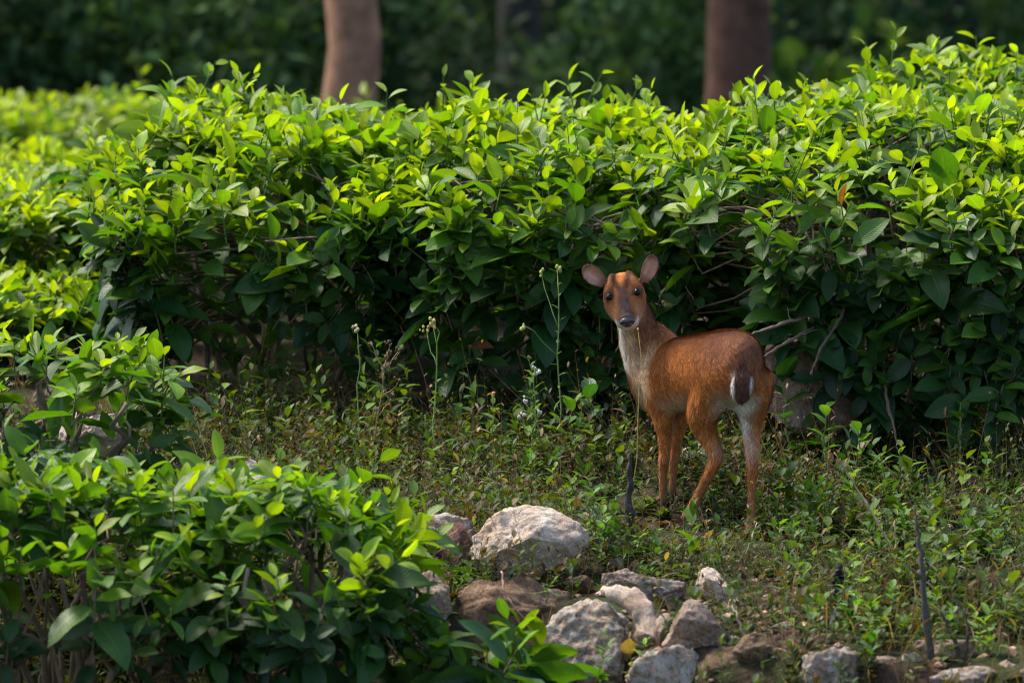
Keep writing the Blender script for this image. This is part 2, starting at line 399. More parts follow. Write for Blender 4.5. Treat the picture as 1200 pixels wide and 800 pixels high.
tea_bush('tea bush of the tall hedge standing directly behind the deer and its head', .13, 1.92, .58, .80, .70, 820, 520, 300, 2, HG, ptop=.42, open_=1.05, f0=.12, big=1.14, dome=.2)
tea_bush('tallest tea bush of the hedge, overhanging the brown rock outcrop behind the rump', 1.08, 1.58, .66, .82, .79, 900, 560, 300, 3, HG, ptop=.40, open_=1.15, f0=.16, big=1.14, under=.1, dome=.2)
tea_bush('tea bush rising behind the hedge bush that overhangs the outcrop', 1.55, 2.75, .55, .6, .78, 360, 400, 60, 4, HG, ptop=.6, big=1.12)
tea_bush('low dark tea bush hidden behind the open end of the hedge', -.62, 3.35, .8, .4, .52, 200, 600, 0, 13, HG, ptop=.4, f0=.02, big=1.12)
FG = 'out of focus tea bushes beyond the hedge'
tea_bush('yellowish tea bush behind the lowest corner bush at the hedge end', -1.80, 3.1, .5, .5, .40, 360, 260, 200, 14, FG, ptop=.6, young=.3, f0=.02, big=1.12)
tea_bush('lowest yellowish tea bush filling the corner beside the hedge end', -1.62, 2.45, .42, .45, .24, 260, 200, 150, 15, FG, ptop=.6, young=.2, f0=.0, big=1.12)
tea_bush('softly blurred yellow green tea bush just past the open end of the hedge', -1.85, 4.6, .7, .8, .42, 480, 400, 120, 5, FG, ptop=.6, young=.35, f0=.1, big=1.15)
tea_bush('blurred tea bush in the middle row beyond the hedge end', -1.95, 9.0, .85, .8, .84, 420, 400, 0, 6, FG, ptop=.6, young=.3, big=1.2)
tea_bush('most distant blurred tea bush, beneath the dark wood edge', -2.0, 13.0, 1.1, .8, 1.22, 480, 450, 0, 7, FG, ptop=.55, young=.2, big=1.3)
tea_bush('blurred tea bush in front of the reddish brown trunk', -.55, 12.6, .8, .7, 1.10, 350, 400, 0, 8, FG, ptop=.55, young=.2, big=1.3)
NG = 'low tea bushes below the stone bank'
tea_bush('small open tea bush with thin upright shoots rising over pale stones', -1.12, -.26, .36, .26, .52, 100, 14, 300, 9, NG, ptop=.5, f0=.25, nstem=12, open_=.8, young=-.12, big=1.05, dome=.3)
tea_bush('low tea bush with bare dark stems beneath, next to the open shoots bush', -1.0, -1.22, .42, .36, .60, 190, 40, 300, 10, NG, ptop=.62, f0=.5, nstem=30, under=.3, young=-.28, big=1.06, open_=.9, dome=.25)
tea_bush('low tea bush with bright top leaves reaching the reddish stone', -.53, -1.25, .34, .35, .60, 165, 36, 300, 11, NG, ptop=.62, f0=.5, nstem=26, under=.3, young=-.2, big=1.06, open_=.9, dome=.28)
tea_bush('small broad leaved tea seedling bush at the foot of the brown ledge', -.11, -1.36, .14, .12, .34, 20, 6, 200, 12, NG, ptop=.5, f0=.45, nstem=6, big=1.5, young=-.36)

# ------------------------------------------------------------------ stones
FOOT = []
def ico(sub):
    import bmesh
    bm = bmesh.new(); bmesh.ops.create_icosphere(bm, subdivisions=sub, radius=1)
    V = np.array([v.co[:] for v in bm.verts]); F = np.array([[v.index for v in f.verts] for f in bm.faces]); bm.free(); return V, F
ICO = {2: ico(2), 4: ico(4), 5: ico(5), 6: ico(6)}
def stone_shape(seed, sub, size, planes=9, rough=.09, flat=None):
    rng = np.random.default_rng(seed); V, F = ICO[sub]; V = V.copy()
    for k in range(planes):
        n_ = nz(rng.normal(size=3) * np.array([1, 1, .8])); d = rng.uniform(.5, .82)
        t = V @ n_; V = V - np.where(t > d, (t - d) * .97, 0)[:, None] * n_
    nrm = nz(V)
    V = V + nrm * (fbm(V + seed * 5.7, 1.7, seed, 3) * rough + fbm(V + seed, 8, seed + 3, 4) * rough * .42 - np.abs(fbm(V + seed, 3.5, seed + 8, 2)) * rough * .7)[:, None]
    V = V / (V.max(0) - V.min(0)) * 2
    V -= (V.max(0) + V.min(0)) / 2
    return V * np.asarray(size), F
def stone(label, px0, px1, py0, py1, kind, seed, deep=.9, yb=None, tilt=0, sub=5, sink=.25, planes=13, rough=.10, name='stone', group=None, yaw=None):
    """a stone that fills this box of the photograph, standing where its foot meets the ground"""
    cx, w_ = (px0 + px1) / 2, px1 - px0; h_ = py1 - py0
    y = hit(cx, py1)[1] if yb is None else yb
    k = RHO * (DIST + y) / DIST; W, H = w_ * k / 2, h_ * k / 2; D = min(W, max(H, W * .55)) * deep
    H2 = H * (1 + sink); y = y + D * .55
    top = P(cx, py0, y)[2]; c = np.array([P(cx, (py0 + py1) / 2, y)[0], y, top - H2])
    V, F = stone_shape(seed, sub, (W, D, H2), planes, rough)
    if tilt:
        a = R(tilt); V = V @ np.array([[math.cos(a), 0, math.sin(a)], [0, 1, 0], [-math.sin(a), 0, math.cos(a)]])
    o = link(name, raw_mesh(name, V, [F]), ROCK[kind], loc=c); tag(o, label, name, group); FOOT.append((c[0], c[1] - D * .25, W * .92, D * 1.1)); return o
stone('large pale pinkish boulder with rounded top on the bank', 550, 691, 592, 682, 'pale', 21, deep=.8, sub=6, planes=7, rough=.07, sink=.05)
stone('dark reddish stone wedged against the large pale boulder', 511, 557, 611, 670, 'red', 22, planes=8)
stone('pale flat topped stone tucked behind the dark reddish stone', 462, 560, 600, 655, 'lichen', 23, yb=-.42)
stone('brown earthy ledge stone beneath the large pale boulder', 520, 672, 676, 748, 'brown', 24, deep=.7, yb=-.80, sink=.5, planes=12)
stone('pale broken stone between the bright topped bush and brown ledge', 462, 530, 668, 722, 'tan', 25, yb=-.86)
stone('big upright lichen spotted rock under the large pale boulder', 628, 756, 700, 830, 'lichen', 26, deep=.8, yb=-1.02, sub=6, planes=10, rough=.08, sink=.1)
stone('small reddish stone at the corner of the large pale boulder', 665, 696, 673, 694, 'red', 27, sub=4)
stone('rounded tan stone above the bleached curved stone', 704, 753, 665, 697, 'tan', 28)
stone('low mossy grey stone next to the rounded tan stone', 744, 806, 674, 705, 'grey', 29)
stone('pale stone half buried in weeds below the hind hooves', 814, 862, 664, 705, 'pale', 30)
stone('wide flat grey pink stone with sloping face', 778, 856, 702, 760, 'tan', 31, deep=1.0, tilt=-8)
stone('narrow upright pebble leaning on the sloping grey pink stone', 766, 788, 718, 750, 'tan', 32, sub=4)
stone('white stone splashed with black lichen at the foot of the bank', 733, 828, 752, 815, 'lichen', 33, yb=-1.36, tilt=-14, rough=.12)
stone('rusty brown stone beside the black and white lichened stone', 817, 882, 757, 812, 'brown', 34, yb=-1.38)
stone('thin brown slab lying over the rusty brown stone', 858, 908, 741, 775, 'brown', 35, tilt=10)
stone('blunt reddish stone among dry roots', 890, 962, 737, 795, 'red', 36, yb=-1.28)
stone('weathered grey stone with splintered streaks', 936, 1020, 754, 812, 'grey', 37, yb=-1.45, tilt=-10, rough=.13)
stone('pale brown stone behind the thin upright dead roots', 1068, 1156, 747, 790, 'tan', 38, yb=-1.36)
stone('flat grey stone slab buried under the dead roots', 1085, 1170, 780, 815, 'grey', 39, yb=-1.5)
stone('small dark stone on soil above the blunt reddish stone', 902, 935, 727, 742, 'grey', 40, sub=4)
stone('tiny pale stone in weeds beside the pale half buried stone', 830, 856, 684, 706, 'pale', 41, sub=4)
stone('pinkish stone beneath the open shoots of the small bush', 68, 144, 482, 524, 'pale', 42, yb=.12)
stone('pale stone almost hidden behind the small open bush', -10, 38, 500, 535, 'pale', 43, yb=.05)
stone('sunlit pinkish stone rising behind the bright topped low bush', 252, 316, 538, 590, 'pale', 44, yb=-.3)
stone('orange brown stone glimpsed between the bare bush stems', 226, 282, 690, 745, 'tan', 45, yb=-.86)
stone('whitish stone lying in the weeds under the deer', 797, 836, 520, 550, 'pale', 46, sub=4)
stone('weathered brown rock outcrop under the overhanging hedge', 880, 1018, 384, 500, 'tan', 47, deep=.7, yb=.92, sub=6, planes=12, rough=.11, name='rock_outcrop')
stone('low brown rock shelf in front of the larger outcrop', 948, 1008, 462, 500, 'brown', 48, yb=.86, deep=.6, tilt=12)
for k, (lab, box, kd, yb_) in enumerate((
        ('flat tan stone slab beside the splintered grey stone', (1010, 1062, 768, 800), 'tan', -1.42), ('small cream stone lying before the dead roots', (1052, 1082, 764, 784), 'pale', -1.40),
        ('tan stone wedged below the sloping grey pink stone', (838, 872, 744, 766), 'tan', -1.2), ('flat cream flake of stone past the flat buried slab', (1150, 1196, 772, 800), 'tan', -1.45),
        ('small rusty stone under the bleached curved stone', (776, 800, 742, 764), 'brown', -1.15), ('little pinkish stone above the low mossy grey stone', (712, 732, 652, 666), 'tan', None),
        ('round cream pebble stone under the pale half buried stone', (852, 872, 700, 716), 'pale', None), ('broken tan stone touching the blunt reddish stone', (952, 988, 742, 764), 'tan', -1.2),
        ('chipped tan stone between the lichened stones', (742, 770, 738, 758), 'tan', -1.2))):
    stone(lab, *box, kd, 120 + k, yb=yb_, sub=4 if box[1] - box[0] < 40 else 5, tilt=(-9, 7, 12, -6, 4)[k % 5])
# bleached stone that bends over like an elbow
acc = Acc(); yy = -1.0
el_ = np.array([P(a, b, yy - .02 * k) for k, (a, b) in enumerate([(706, 690), (722, 696), (740, 702), (754, 716), (762, 736), (765, 760), (763, 790)])])
tt = np.linspace(0, 1, 40); kk = np.linspace(0, 1, len(el_)); pl = np.stack([np.interp(tt, kk, el_[:, a]) for a in range(3)], -1)
for _ in range(6): pl[1:-1] = (pl[:-2] + pl[1:-1] * 2 + pl[2:]) / 4
tube(acc, pl, np.interp(tt, [0, .15, .5, .8, 1], [.008, .022, .030, .034, .026]), 24)
V_ = acc.V[0]; acc.V[0] = V_ + fbm(V_, 30, 4, 4)[:, None] * .011 * nz(V_ - V_.mean(0))
o = link('stone', acc.mesh('stone', el_[0]), ROCK['pale'], loc=el_[0]); tag(o, 'bleached curved stone bent like an elbow beside the lichen spotted rock', 'stone')
# loose pebbles
acc = Acc(); n = 0
while n < 420:
    x, y = RNG.uniform(-.5, 1.3), RNG.uniform(-1.6, .9)
    if RNG.random() > math.exp(-((x - .38) / .4) ** 2 - ((y + .95) / .4) ** 2) + .12: continue
    s = RNG.uniform(.004, .014) * (1.4 if RNG.random() < .1 else 1); n += 1
    Vp = np.array([[1, 0, 0], [-1, 0, 0], [0, 1, 0], [0, -1, 0], [0, 0, 1], [0, 0, -1.]]); Vp = np.concatenate([Vp, nz(np.array([[a, b, c] for a in (1, -1) for b in (1, -1) for c in (1, -1)], float)) * .9])
    Fp = np.array([[0, 6, 7], [0, 7, 9], [0, 9, 8], [0, 8, 6], [1, 10, 11], [1, 11, 13], [1, 13, 12], [1, 12, 10], [2, 6, 7], [2, 7, 11], [2, 11, 10], [2, 10, 6],
                   [3, 8, 9], [3, 9, 13], [3, 13, 12], [3, 12, 8], [4, 6, 8], [4, 8, 12], [4, 12, 10], [4, 10, 6], [5, 7, 9], [5, 9, 13], [5, 13, 11], [5, 11, 7]])
    Vp = Vp * RNG.uniform(.8, 1.2, Vp.shape) * s * np.array([1.2, 1, .75]) + np.array([x, y, g(x, y) + s * .3])
    acc.add(Vp, Fp, np.array([.34, .25, .19]) * RNG.uniform(.4, 1.4) * np.array([1, RNG.uniform(.75, 1), RNG.uniform(.6, 1)]))
o = link('pebbles', acc.mesh('pebbles', smooth=False), attr_mat('pebble', .9, .2, 90, .5)); tag(o, 'scattered small pebbles on the bare soil around the stones', 'pebbles', kind='stuff')

# ------------------------------------------------------------------ the deer
SEC = []     # (label, centre, radius) samples that say which piece of the body a point belongs to
BODY = Acc()
def loft(lab, rows, n=28, sub=5):
    """rows: centre, axis a (half width vector), axis b (half height vector)"""
    rows = [(np.asarray(c, float), np.asarray(a, float), np.asarray(b, float)) for c, a, b in rows]
    k = len(rows); D = np.array([np.concatenate(r) for r in rows]); tt = np.linspace(0, k - 1, (k - 1) * sub + 1)
    # Catmull-Rom through the sections
    E = np.concatenate([[2 * D[0] - D[1]], D, [2 * D[-1] - D[-2]]]); out_ = []
    for t in tt:
        i = min(int(t), k - 2); u = t - i; p0, p1, p2, p3 = E[i], E[i + 1], E[i + 2], E[i + 3]
        out_.append(.5 * ((2 * p1) + (p2 - p0) * u + (2 * p0 - 5 * p1 + 4 * p2 - p3) * u * u + (3 * p1 - p0 - 3 * p2 + p3) * u ** 3))
    D = np.array(out_); k = len(D); th = np.arange(n) * 2 * math.pi / n
    V = D[:, None, :3] + np.cos(th)[None, :, None] * D[:, None, 3:6] + np.sin(th)[None, :, None] * D[:, None, 6:9]
    for d in D: SEC.append((lab, d[:3], max(np.linalg.norm(d[3:6]), np.linalg.norm(d[6:9]))))
    V = np.concatenate([V.reshape(-1, 3), D[:1, :3], D[-1:, :3]])
    i = np.arange(k - 1)[:, None] * n; j = np.arange(n)[None]; j2 = (j + 1) % n; q = np.arange(n)
    BODY.add(V, [np.stack([i + j, i + j2, i + n + j2, i + n + j], -1).reshape(-1, 4),
                 np.concatenate([np.stack([np.full(n, k * n), (q + 1) % n, q], -1), np.stack([np.full(n, k * n + 1), (k - 1) * n + q, (k - 1) * n + (q + 1) % n], -1)])])
dF = nz(np.array([-.58, .815, .06])); dR = nz(np.array([.815, .58, 0])); dU = np.cross(dR, dF)
def T_(px, py, Y_, w_, h_): return (P(px, py, Y_), dR * w_, dU * h_)
loft('torso', [T_(877, 428, -.085, .030, .042), T_(873, 430, -.062, .062, .075), T_(864, 431, -.015, .076, .094), T_(848, 433, .055, .080, .101), T_(826, 436, .13, .077, .099),
               T_(804, 439, .20, .075, .098), T_(784, 442, .27, .072, .098), T_(768, 444, .325, .062, .090), T_(757, 442, .365, .048, .068), T_(751, 438, .39, .022, .035)])
def ring(c0, c1, r1, r2=None):
    """vectors across the direction c0->c1"""
    t = nz(np.asarray(c1) - np.asarray(c0)); a = nz(np.cross(t, np.array([0.1, 1, .05]))); b = np.cross(a, t); return a * r1, b * (r2 or r1)
def limb(lab, pts, flat=1.0):
    c = [P(a, b, y_) for a, b, y_, r_ in pts]; rows = []
    for k in range(len(c)):
        a, b = ring(c[max(k - 1, 0)], c[min(k + 1, len(c) - 1)], pts[k][3], pts[k][3] * flat); rows.append((c[k], a, b))
    loft(lab, rows, 20, 4)
limb('neck', [(772, 446, .31, .070), (765, 430, .325, .068), (757, 415, .325, .061), (751, 400, .315, .053), (747, 384, .30, .047), (742, 368, .285, .042), (738, 352, .275, .038)], 1.12)
limb('neck', [(796, 428, .25, .050), (782, 416, .275, .052), (769, 402, .295, .046), (758, 388, .30, .036)])
limb('hind_r', [(876, 440, .0, 0.0660), (880, 462, .015, 0.0560), (881, 482, .03, 0.0396), (881, 500, .028, 0.0260), (881, 516, .005, 0.0197), (882, 530, -.022, 0.0172), (882, 541, -.03, 0.0147), (881, 560, -.03, 0.0113), (881, 585, -.028, 0.0099),
                (881, 603, -.028, 0.0113), (880, 612, -.032, 0.0122), (879, 622, -.042, 0.0122), (878, 629, -.05, 0.0092)], 1.25)
limb('hind_l', [(852, 426, .07, 0.0500), (846, 441, .066, 0.0530), (837, 456, .062, 0.0550), (829, 472, .062, 0.0469), (823, 490, .075, 0.0396), (827, 506, .075, 0.0286), (834, 519, .06, 0.0231), (839, 530, .045, 0.0189), (838, 541, .04, 0.0160), (831, 555, .05, 0.0130), (822, 573, .068, 0.0111),
                (813, 590, .088, 0.0116), (809, 598, .092, 0.0124), (804, 605, .088, 0.0118), (800, 611, .082, 0.0084)], 1.2)
limb('fore_l', [(778, 462, .27, 0.0550), (777, 478, .265, 0.0377), (778, 494, .262, 0.0276), (779, 510, .262, 0.0181), (779, 528, .262, 0.0139), (778, 540, .258, 0.0139), (777, 556, .262, 0.0105), (777, 576, .265, 0.0094), (777, 588, .262, 0.0109), (776, 596, .255, 0.0109), (775, 603, .248, 0.0084)], 1.2)
limb('fore_r', [(792, 465, .34, 0.0500), (794, 482, .345, 0.0322), (795, 498, .345, 0.0216), (793, 514, .345, 0.0147), (791, 530, .342, 0.0130), (789, 548, .345, 0.0105), (788, 568, .348, 0.0092), (788, 584, .345, 0.0108), (787, 592, .338, 0.0108), (786, 598, .33, 0.0084)], 1.2)
# tail: flat, hanging over the rump
tc = [P(873, 412, -.055), P(871, 424, -.086), P(870, 438, -.103), P(869, 452, -.107), P(868.5, 464, -.104), P(868, 473, -.098)]
tX = nz(np.array([1, -.12, 0])); tY = np.array([-.12, -1, 0])
loft('tail', [(c, tX * a, tY * b) for c, a, b in zip(tc, (.010, .017, .023, .0245, .020, .008), (.010, .010, .010, .009, .008, .004))], 18)
# head
EYE = P(730.5, 345.5, .215); rl = R(10)
hR = np.array([math.cos(rl), 0, math.sin(rl)]); hU = np.array([-math.sin(rl), 0, math.cos(rl)]); hF = np.array([0, -1., -.03])
yaw = R(3); hR, hF = hR * math.cos(yaw) + hF * math.sin(yaw), hF * math.cos(yaw) - hR * math.sin(yaw)
an = R(46); hA = hF * math.cos(an) - hU * math.sin(an); hN = hF * math.sin(an) + hU * math.cos(an)
def H_(t, off, w_, h_): return (EYE + hA * (t if t < .015 else .015 + (t - .015) * .68) + hN * off, hR * w_, hN * h_)
loft('head', [H_(-.086, -.040, .022, .022), H_(-.070, -.036, .040, .036), H_(-.042, -.031, .050, .044), H_(-.012, -.030, .0535, .0445), H_(.014, -.031, .0505, .042), H_(.038, -.031, .0425, .038), H_(.060, -.029, .0355, .034),
              H_(.080, -.027, .0305, .0305), H_(.096, -.026, .0268, .0270), H_(.107, -.025, .0190, .0195), H_(.112, -.022, .007, .008)], 30)
for s in (-1, 1):      # brow ridges carrying the eyes
    c = [EYE + hR * s * x + hN * y_ + hA * t for x, y_, t in ((.021, .000, -.068), (.026, .004, -.042), (.035, .004, -.014), (.038, -.006, .014))]
    loft('head', [(c[k], hR * r_, hN * r_) for k, r_ in enumerate((.0095, .012, .0135, .009))], 14)
# ears: thick cupped shells
EARS = []
def ear(lab, b, tip, wpx, yb, yt, face):
    B, Tp = P(*b, yb), P(*tip, yt); ax = Tp - B; Ln = np.linalg.norm(ax); ax /= Ln; fc = nz(face - ax * (face @ ax)); sd = np.cross(ax, fc); W = wpx * RHO / 2
    nu, nv = 20, 13; t = np.sin(np.linspace(0, 1, nu) * math.pi / 2); v = np.linspace(-1, 1, nv)
    wd = W * np.where(t < .55, .45 + .55 * np.sin(math.pi * t / 1.1), np.sqrt(np.clip(1 - ((t - .55) / .45) ** 2.3, .012, 1)))
    front = np.zeros((nu, nv, 3)); back_ = front.copy()
    for i in range(nu):
        for j in range(nv):
            bend = v[j] * 1.15; cup = (1 - math.cos(bend)) * wd[i] * 1.35 + .004 * t[i] ** 2
            x = math.sin(bend) / math.sin(1.15) * wd[i]
            p = B + ax * (t[i] * Ln) + sd * x + fc * (cup + .010 * math.sin(math.pi * t[i]) * 0)
            th_ = .0034 + .003 * (1 - t[i]); front[i, j] = p + fc * th_ * .3; back_[i, j] = p - fc * th_ - fc * .006 * (1 - abs(v[j])) * (1 - t[i])
    V = np.concatenate([front.reshape(-1, 3), back_.reshape(-1, 3)]); n_ = nu * nv
    i = np.arange(nu - 1)[:, None] * nv; j = np.arange(nv - 1)[None]
    F1 = np.stack([i + j, i + nv + j, i + nv + j + 1, i + j + 1], -1).reshape(-1, 4); F2 = F1[:, ::-1] + n_
    ed = [k for k in range(nv)] + [k * nv + nv - 1 for k in range(1, nu)] + [(nu - 1) * nv + k for k in range(nv - 2, -1, -1)] + [k * nv for k in range(nu - 2, 0, -1)]
    ed = np.array(ed); e2 = np.roll(ed, -1); BODY.add(V, [F1, F2, np.stack([ed, e2, e2 + n_, ed + n_], -1)])
    for k in range(nu): SEC.append((lab, B + ax * t[k] * Ln + fc * .008, W * .9))
    EARS.append((lab, B, ax, fc, Ln, W))
ear('ear', (708, 333), (683, 312), 22, .262, .250, np.array([-.05, -1, .02]))
ear('ear', (754, 331), (765, 298), 20, .268, .262, np.array([.30, -1, .02]))
# one continuous skin
tmp = link('tmp', BODY.mesh('tmp'))
rm = tmp.modifiers.new('r', 'REMESH'); rm.mode = 'VOXEL'; rm.voxel_size = .0029; rm.use_smooth_shade = True
sm = tmp.modifiers.new('s', 'SMOOTH'); sm.factor = .5; sm.iterations = 5
dg = bpy.context.evaluated_depsgraph_get(); skin = bpy.data.meshes.new_from_object(tmp.evaluated_get(dg))
bpy.data.objects.remove(tmp); skin.name = 'muntjac_deer'
nv_ = len(skin.vertices); SV = np.zeros(nv_ * 3, np.float32); skin.vertices.foreach_get('co', SV); SV = SV.reshape(-1, 3).astype(float)
SN = np.zeros(nv_ * 3, np.float32); skin.vertices.foreach_get('normal', SN); SN = SN.reshape(-1, 3).astype(float)
ED = np.zeros(len(skin.edges) * 2, np.int32); skin.edges.foreach_get('vertices', ED); ED = ED.reshape(-1, 2); deg = np.bincount(ED.ravel(), minlength=nv_).astype(float)
def relax(A, it, m=None):
    for _ in range(it):
        S = np.stack([np.bincount(ED[:, 0], A[ED[:, 1], q], nv_) + np.bincount(ED[:, 1], A[ED[:, 0], q], nv_) for q in range(A.shape[1])], -1) / np.maximum(deg, 1)[:, None]
        A = S if m is None else A + (S - A) * m[:, None]
    return A
trunk_ = ss(.18, .27, SV[:, 2] - g(SV[:, 0], SV[:, 1])) * ss(.14, .20, np.linalg.norm(SV - P(733, 345, .25), axis=1)) * ss(.03, .05, np.linalg.norm(SV - P(870, 452, -.11), axis=1))
SV = relax(SV, 75, trunk_ * .9); skin.vertices.foreach_set('co', np.ascontiguousarray(SV, dtype=np.float32).ravel()); skin.update()
SN = np.zeros(nv_ * 3, np.float32); skin.vertices.foreach_get('normal', SN); SN = SN.reshape(-1, 3).astype(float)
LABS = ['torso', 'neck', 'hind_r', 'hind_l', 'fore_l', 'fore_r', 'tail', 'head', 'ear']
sl_ = np.array([LABS.index(a) for a, _, _ in SEC]); sp_ = np.array([b for _, b, _ in SEC]); sr_ = np.array([c for _, _, c in SEC])
best = np.full(nv_, 1e9); SL = np.zeros(nv_, int)
for k in range(len(sp_)):
    d = np.linalg.norm(SV - sp_[k], axis=1) / (sr_[k] * (1.0 if sl_[k] != 6 else 1.4)); q = d < best; best[q] = d[q]; SL[q] = sl_[k]
O0 = P(860, 431, 0.0); fw = (SV - O0) @ dF; la = (SV - O0) @ dR; zz = SV[:, 2] - (O0[2] + fw * dF[2])
def lerp(a, b, t): return a + (np.asarray(b) - a) * np.clip(t, 0, 1)[:, None]
ORG, BRN, GRZ, CRM, WHT = np.array([.33, .112, .026]), np.array([.095, .033, .014]), np.array([.20, .083, .047]), np.array([.50, .335, .20]), np.array([.72, .66, .58])
pn = fbm(SV, 22, 5, 3); C = np.tile(ORG, (nv_, 1)) * (1 + .12 * pn[:, None])
is_ = lambda *a: np.isin(SL, [LABS.index(x) for x in a])
body = is_('torso', 'neck', 'hind_r', 'hind_l', 'fore_l', 'fore_r')
up_ = SN[:, 2]
C = lerp(C, GRZ, body * ss(-.03, .07, zz + .03 * pn) * ss(.30, .02, fw) * .9)               # grizzled rump
C = lerp(C, BRN, body * ss(.0, .075, zz + .02 * pn) * ss(.06, .22, fw) * .85)                # dark withers
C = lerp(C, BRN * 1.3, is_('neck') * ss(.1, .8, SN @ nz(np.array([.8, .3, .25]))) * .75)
C = lerp(C, GRZ * 1.25, is_('neck') * .35)
thr = nz(np.array([-.85, -.35, -.25]))
C = lerp(C, CRM, (is_('neck') | (is_('torso') & (fw > .30))) * ss(.35, .95, SN @ thr + .2 * pn) * .9)
C = lerp(C, WHT, (is_('neck')) * ss(.80, .98, SN @ nz(np.array([-.9, -.05, -.42]))) * .8)
C = lerp(C, CRM, is_('torso') * ss(-.25, -.85, up_) * ss(-.02, -.07, zz))
inn = np.where(is_('hind_r', 'fore_r'), -(SN @ dR), (SN @ dR))
C = lerp(C, WHT, is_('hind_r', 'hind_l') * ss(.62, .95, inn) * ss(-.19, -.12, zz) * ss(-.02, -.07, zz))
C = lerp(C, WHT, is_('torso', 'hind_r', 'hind_l') * np.exp(-((la + .008) / .027) ** 2) * ss(-.045, -.085, zz) * ss(.06, .0, fw) * ss(-.25, -.15, zz))
C = lerp(C, CRM, is_('fore_l', 'fore_r') * ss(.2, .8, inn) * ss(-.24, -.12, zz) * .8)
leg = is_('hind_r', 'hind_l', 'fore_l', 'fore_r'); hgt = SV[:, 2] - g(SV[:, 0], SV[:, 1])
C = lerp(C, np.array([.30, .13, .05]), leg * ss(.20, .10, hgt) * .8)
C = lerp(C, np.array([.17, .08, .045]), leg * ss(.10, .04, hgt) * .6)
C = lerp(C, np.array([.02, .016, .014]), leg * ss(.035, .024, hgt))
# tail
tl = is_('tail'); tu = (SV - tc[2]) @ tX
C = np.where(tl[:, None], np.array([.075, .033, .022]), C); C = lerp(C, WHT, tl * ss(.0188, .0208, np.abs(tu)) * ss(.02, -.005, SV[:, 2] - tc[1][2] + .012))
C = lerp(C, np.array([.10, .05, .035]), is_('torso') * np.exp(-((la - .0) / .035) ** 2) * ss(-.05, .02, zz) * ss(.0, -.06, fw) * .35)
# face
hx, hn, ha = (SV - EYE) @ hR, (SV - EYE) @ hN, (SV - EYE) @ hA; hd = is_('head')
frontal = ss(.0, .5, SN @ hN)
C = np.where(hd[:, None], np.array([.26, .095, .032]) * (1 + .1 * pn[:, None]), C)
C = lerp(C, np.array([.42, .23, .125]), hd * ss(.016, .034, np.abs(hx)) * ss(.0, .05, ha) * .6)
C = lerp(C, np.array([.44, .15, .036]), hd * ss(.022, .008, np.abs(hx)) * ss(-.015, -.04, ha) * frontal)
C = lerp(C, np.array([.085, .055, .048]), hd * ss(.007, -.002, np.abs(hx) - .009 - .11 * np.clip(ha, 0, .08)) * ss(-.028, .0, ha) * frontal * .92)
C = lerp(C, np.array([.04, .02, .013]), hd * np.exp(-((np.abs(hx) - (.010 + .20 * np.maximum(-ha - .005, 0))) / (.0055 + .13 * np.maximum(-ha - .010, 0))) ** 2) * ss(.005, -.015, ha) * frontal * .95)
C = lerp(C, WHT * .95, hd * np.maximum(ss(-.030, -.042, hn) * ss(.026, .046, ha), ss(-.012, -.018, hn) * ss(.060, .068, ha)) * .85); C = lerp(C, CRM, hd * ss(-.025, -.05, hn) * ss(-.06, .05, ha) * .7)
C = lerp(C, np.array([.15, .06, .03]), hd * ss(.030, .042, np.abs(hx)) * ss(-.03, -.06, ha) * .8)
for s in (-1, 1):
    ec = EYE + hR * s * .0355 + hN * .004 + hA * .002
    C = lerp(C, np.array([.05, .028, .02]), hd * ss(.0150, .0130, np.linalg.norm((SV - ec) - np.outer((SV - ec) @ hF, hF), axis=1)) * .9)
    tr_ = (SV - ec) @ hR * -s; C = lerp(C, np.array([.045, .022, .015]), hd * np.exp(-((((SV - ec) @ hA) - .004 - .5 * tr_) / .0028) ** 2) * ss(.006, .010, tr_) * ss(.020, .013, tr_) * .9)
    ec2 = ec + hA * .018 - hR * s * .004
    C = lerp(C, np.array([.28, .085, .02]), hd * np.exp(-(np.linalg.norm(SV - ec2, axis=1) / .009) ** 2) * .7)
# ears
er = is_('ear')
C = np.where(er[:, None], np.array([.19, .085, .05]), C)
for lab, B, ax, fc, Ln, W in EARS:
    q = SV - B; t = q @ ax; near = er & (np.linalg.norm(q - np.outer(t, ax), axis=1) < W * 1.6) & (t > -.02) & (t < Ln + .02)
    sx = q @ np.cross(ax, fc)
    ins = near * ss(.1, .45, SN @ fc + .6 * np.sign(-sx) * (SN @ np.cross(ax, fc)) * 0)
    C = lerp(C, np.array([.46, .245, .175]), ins * ss(.95, .75, t / Ln)); C = lerp(C, np.array([.30, .13, .09]), ins * ss(.35, .05, t / Ln))  # pink inside; darker base is the cup's shading put into the colour
    ed_ = np.abs(sx) / (W * np.where(t / Ln < .55, .45 + .55 * np.sin(math.pi * t / Ln / 1.1), np.sqrt(np.clip(1 - (np.maximum(t / Ln - .55, 0) / .45) ** 2.3, .02, 1)))); C = lerp(C, np.array([.10, .05, .035]), near * np.maximum(ss(.80, .95, ed_), ss(.90, .98, t / Ln)) * .9)
    C = lerp(C, np.array([.66, .46, .38]), ins * np.exp(-((sx + .004) / .0045) ** 2) * ss(.2, .4, t / Ln) * ss(.85, .6, t / Ln) * .6)  # pale central streak: a highlight painted into the inner ear
C = np.clip(C, .005, .9)
C = relax(C, 14, body.astype(float)); C = relax(C, 1)
a = skin.attributes.new('col', 'FLOAT_COLOR', 'POINT'); c4 = np.ones((nv_, 4), np.float32); c4[:, :3] = C; a.data.foreach_set('color', c4.ravel())
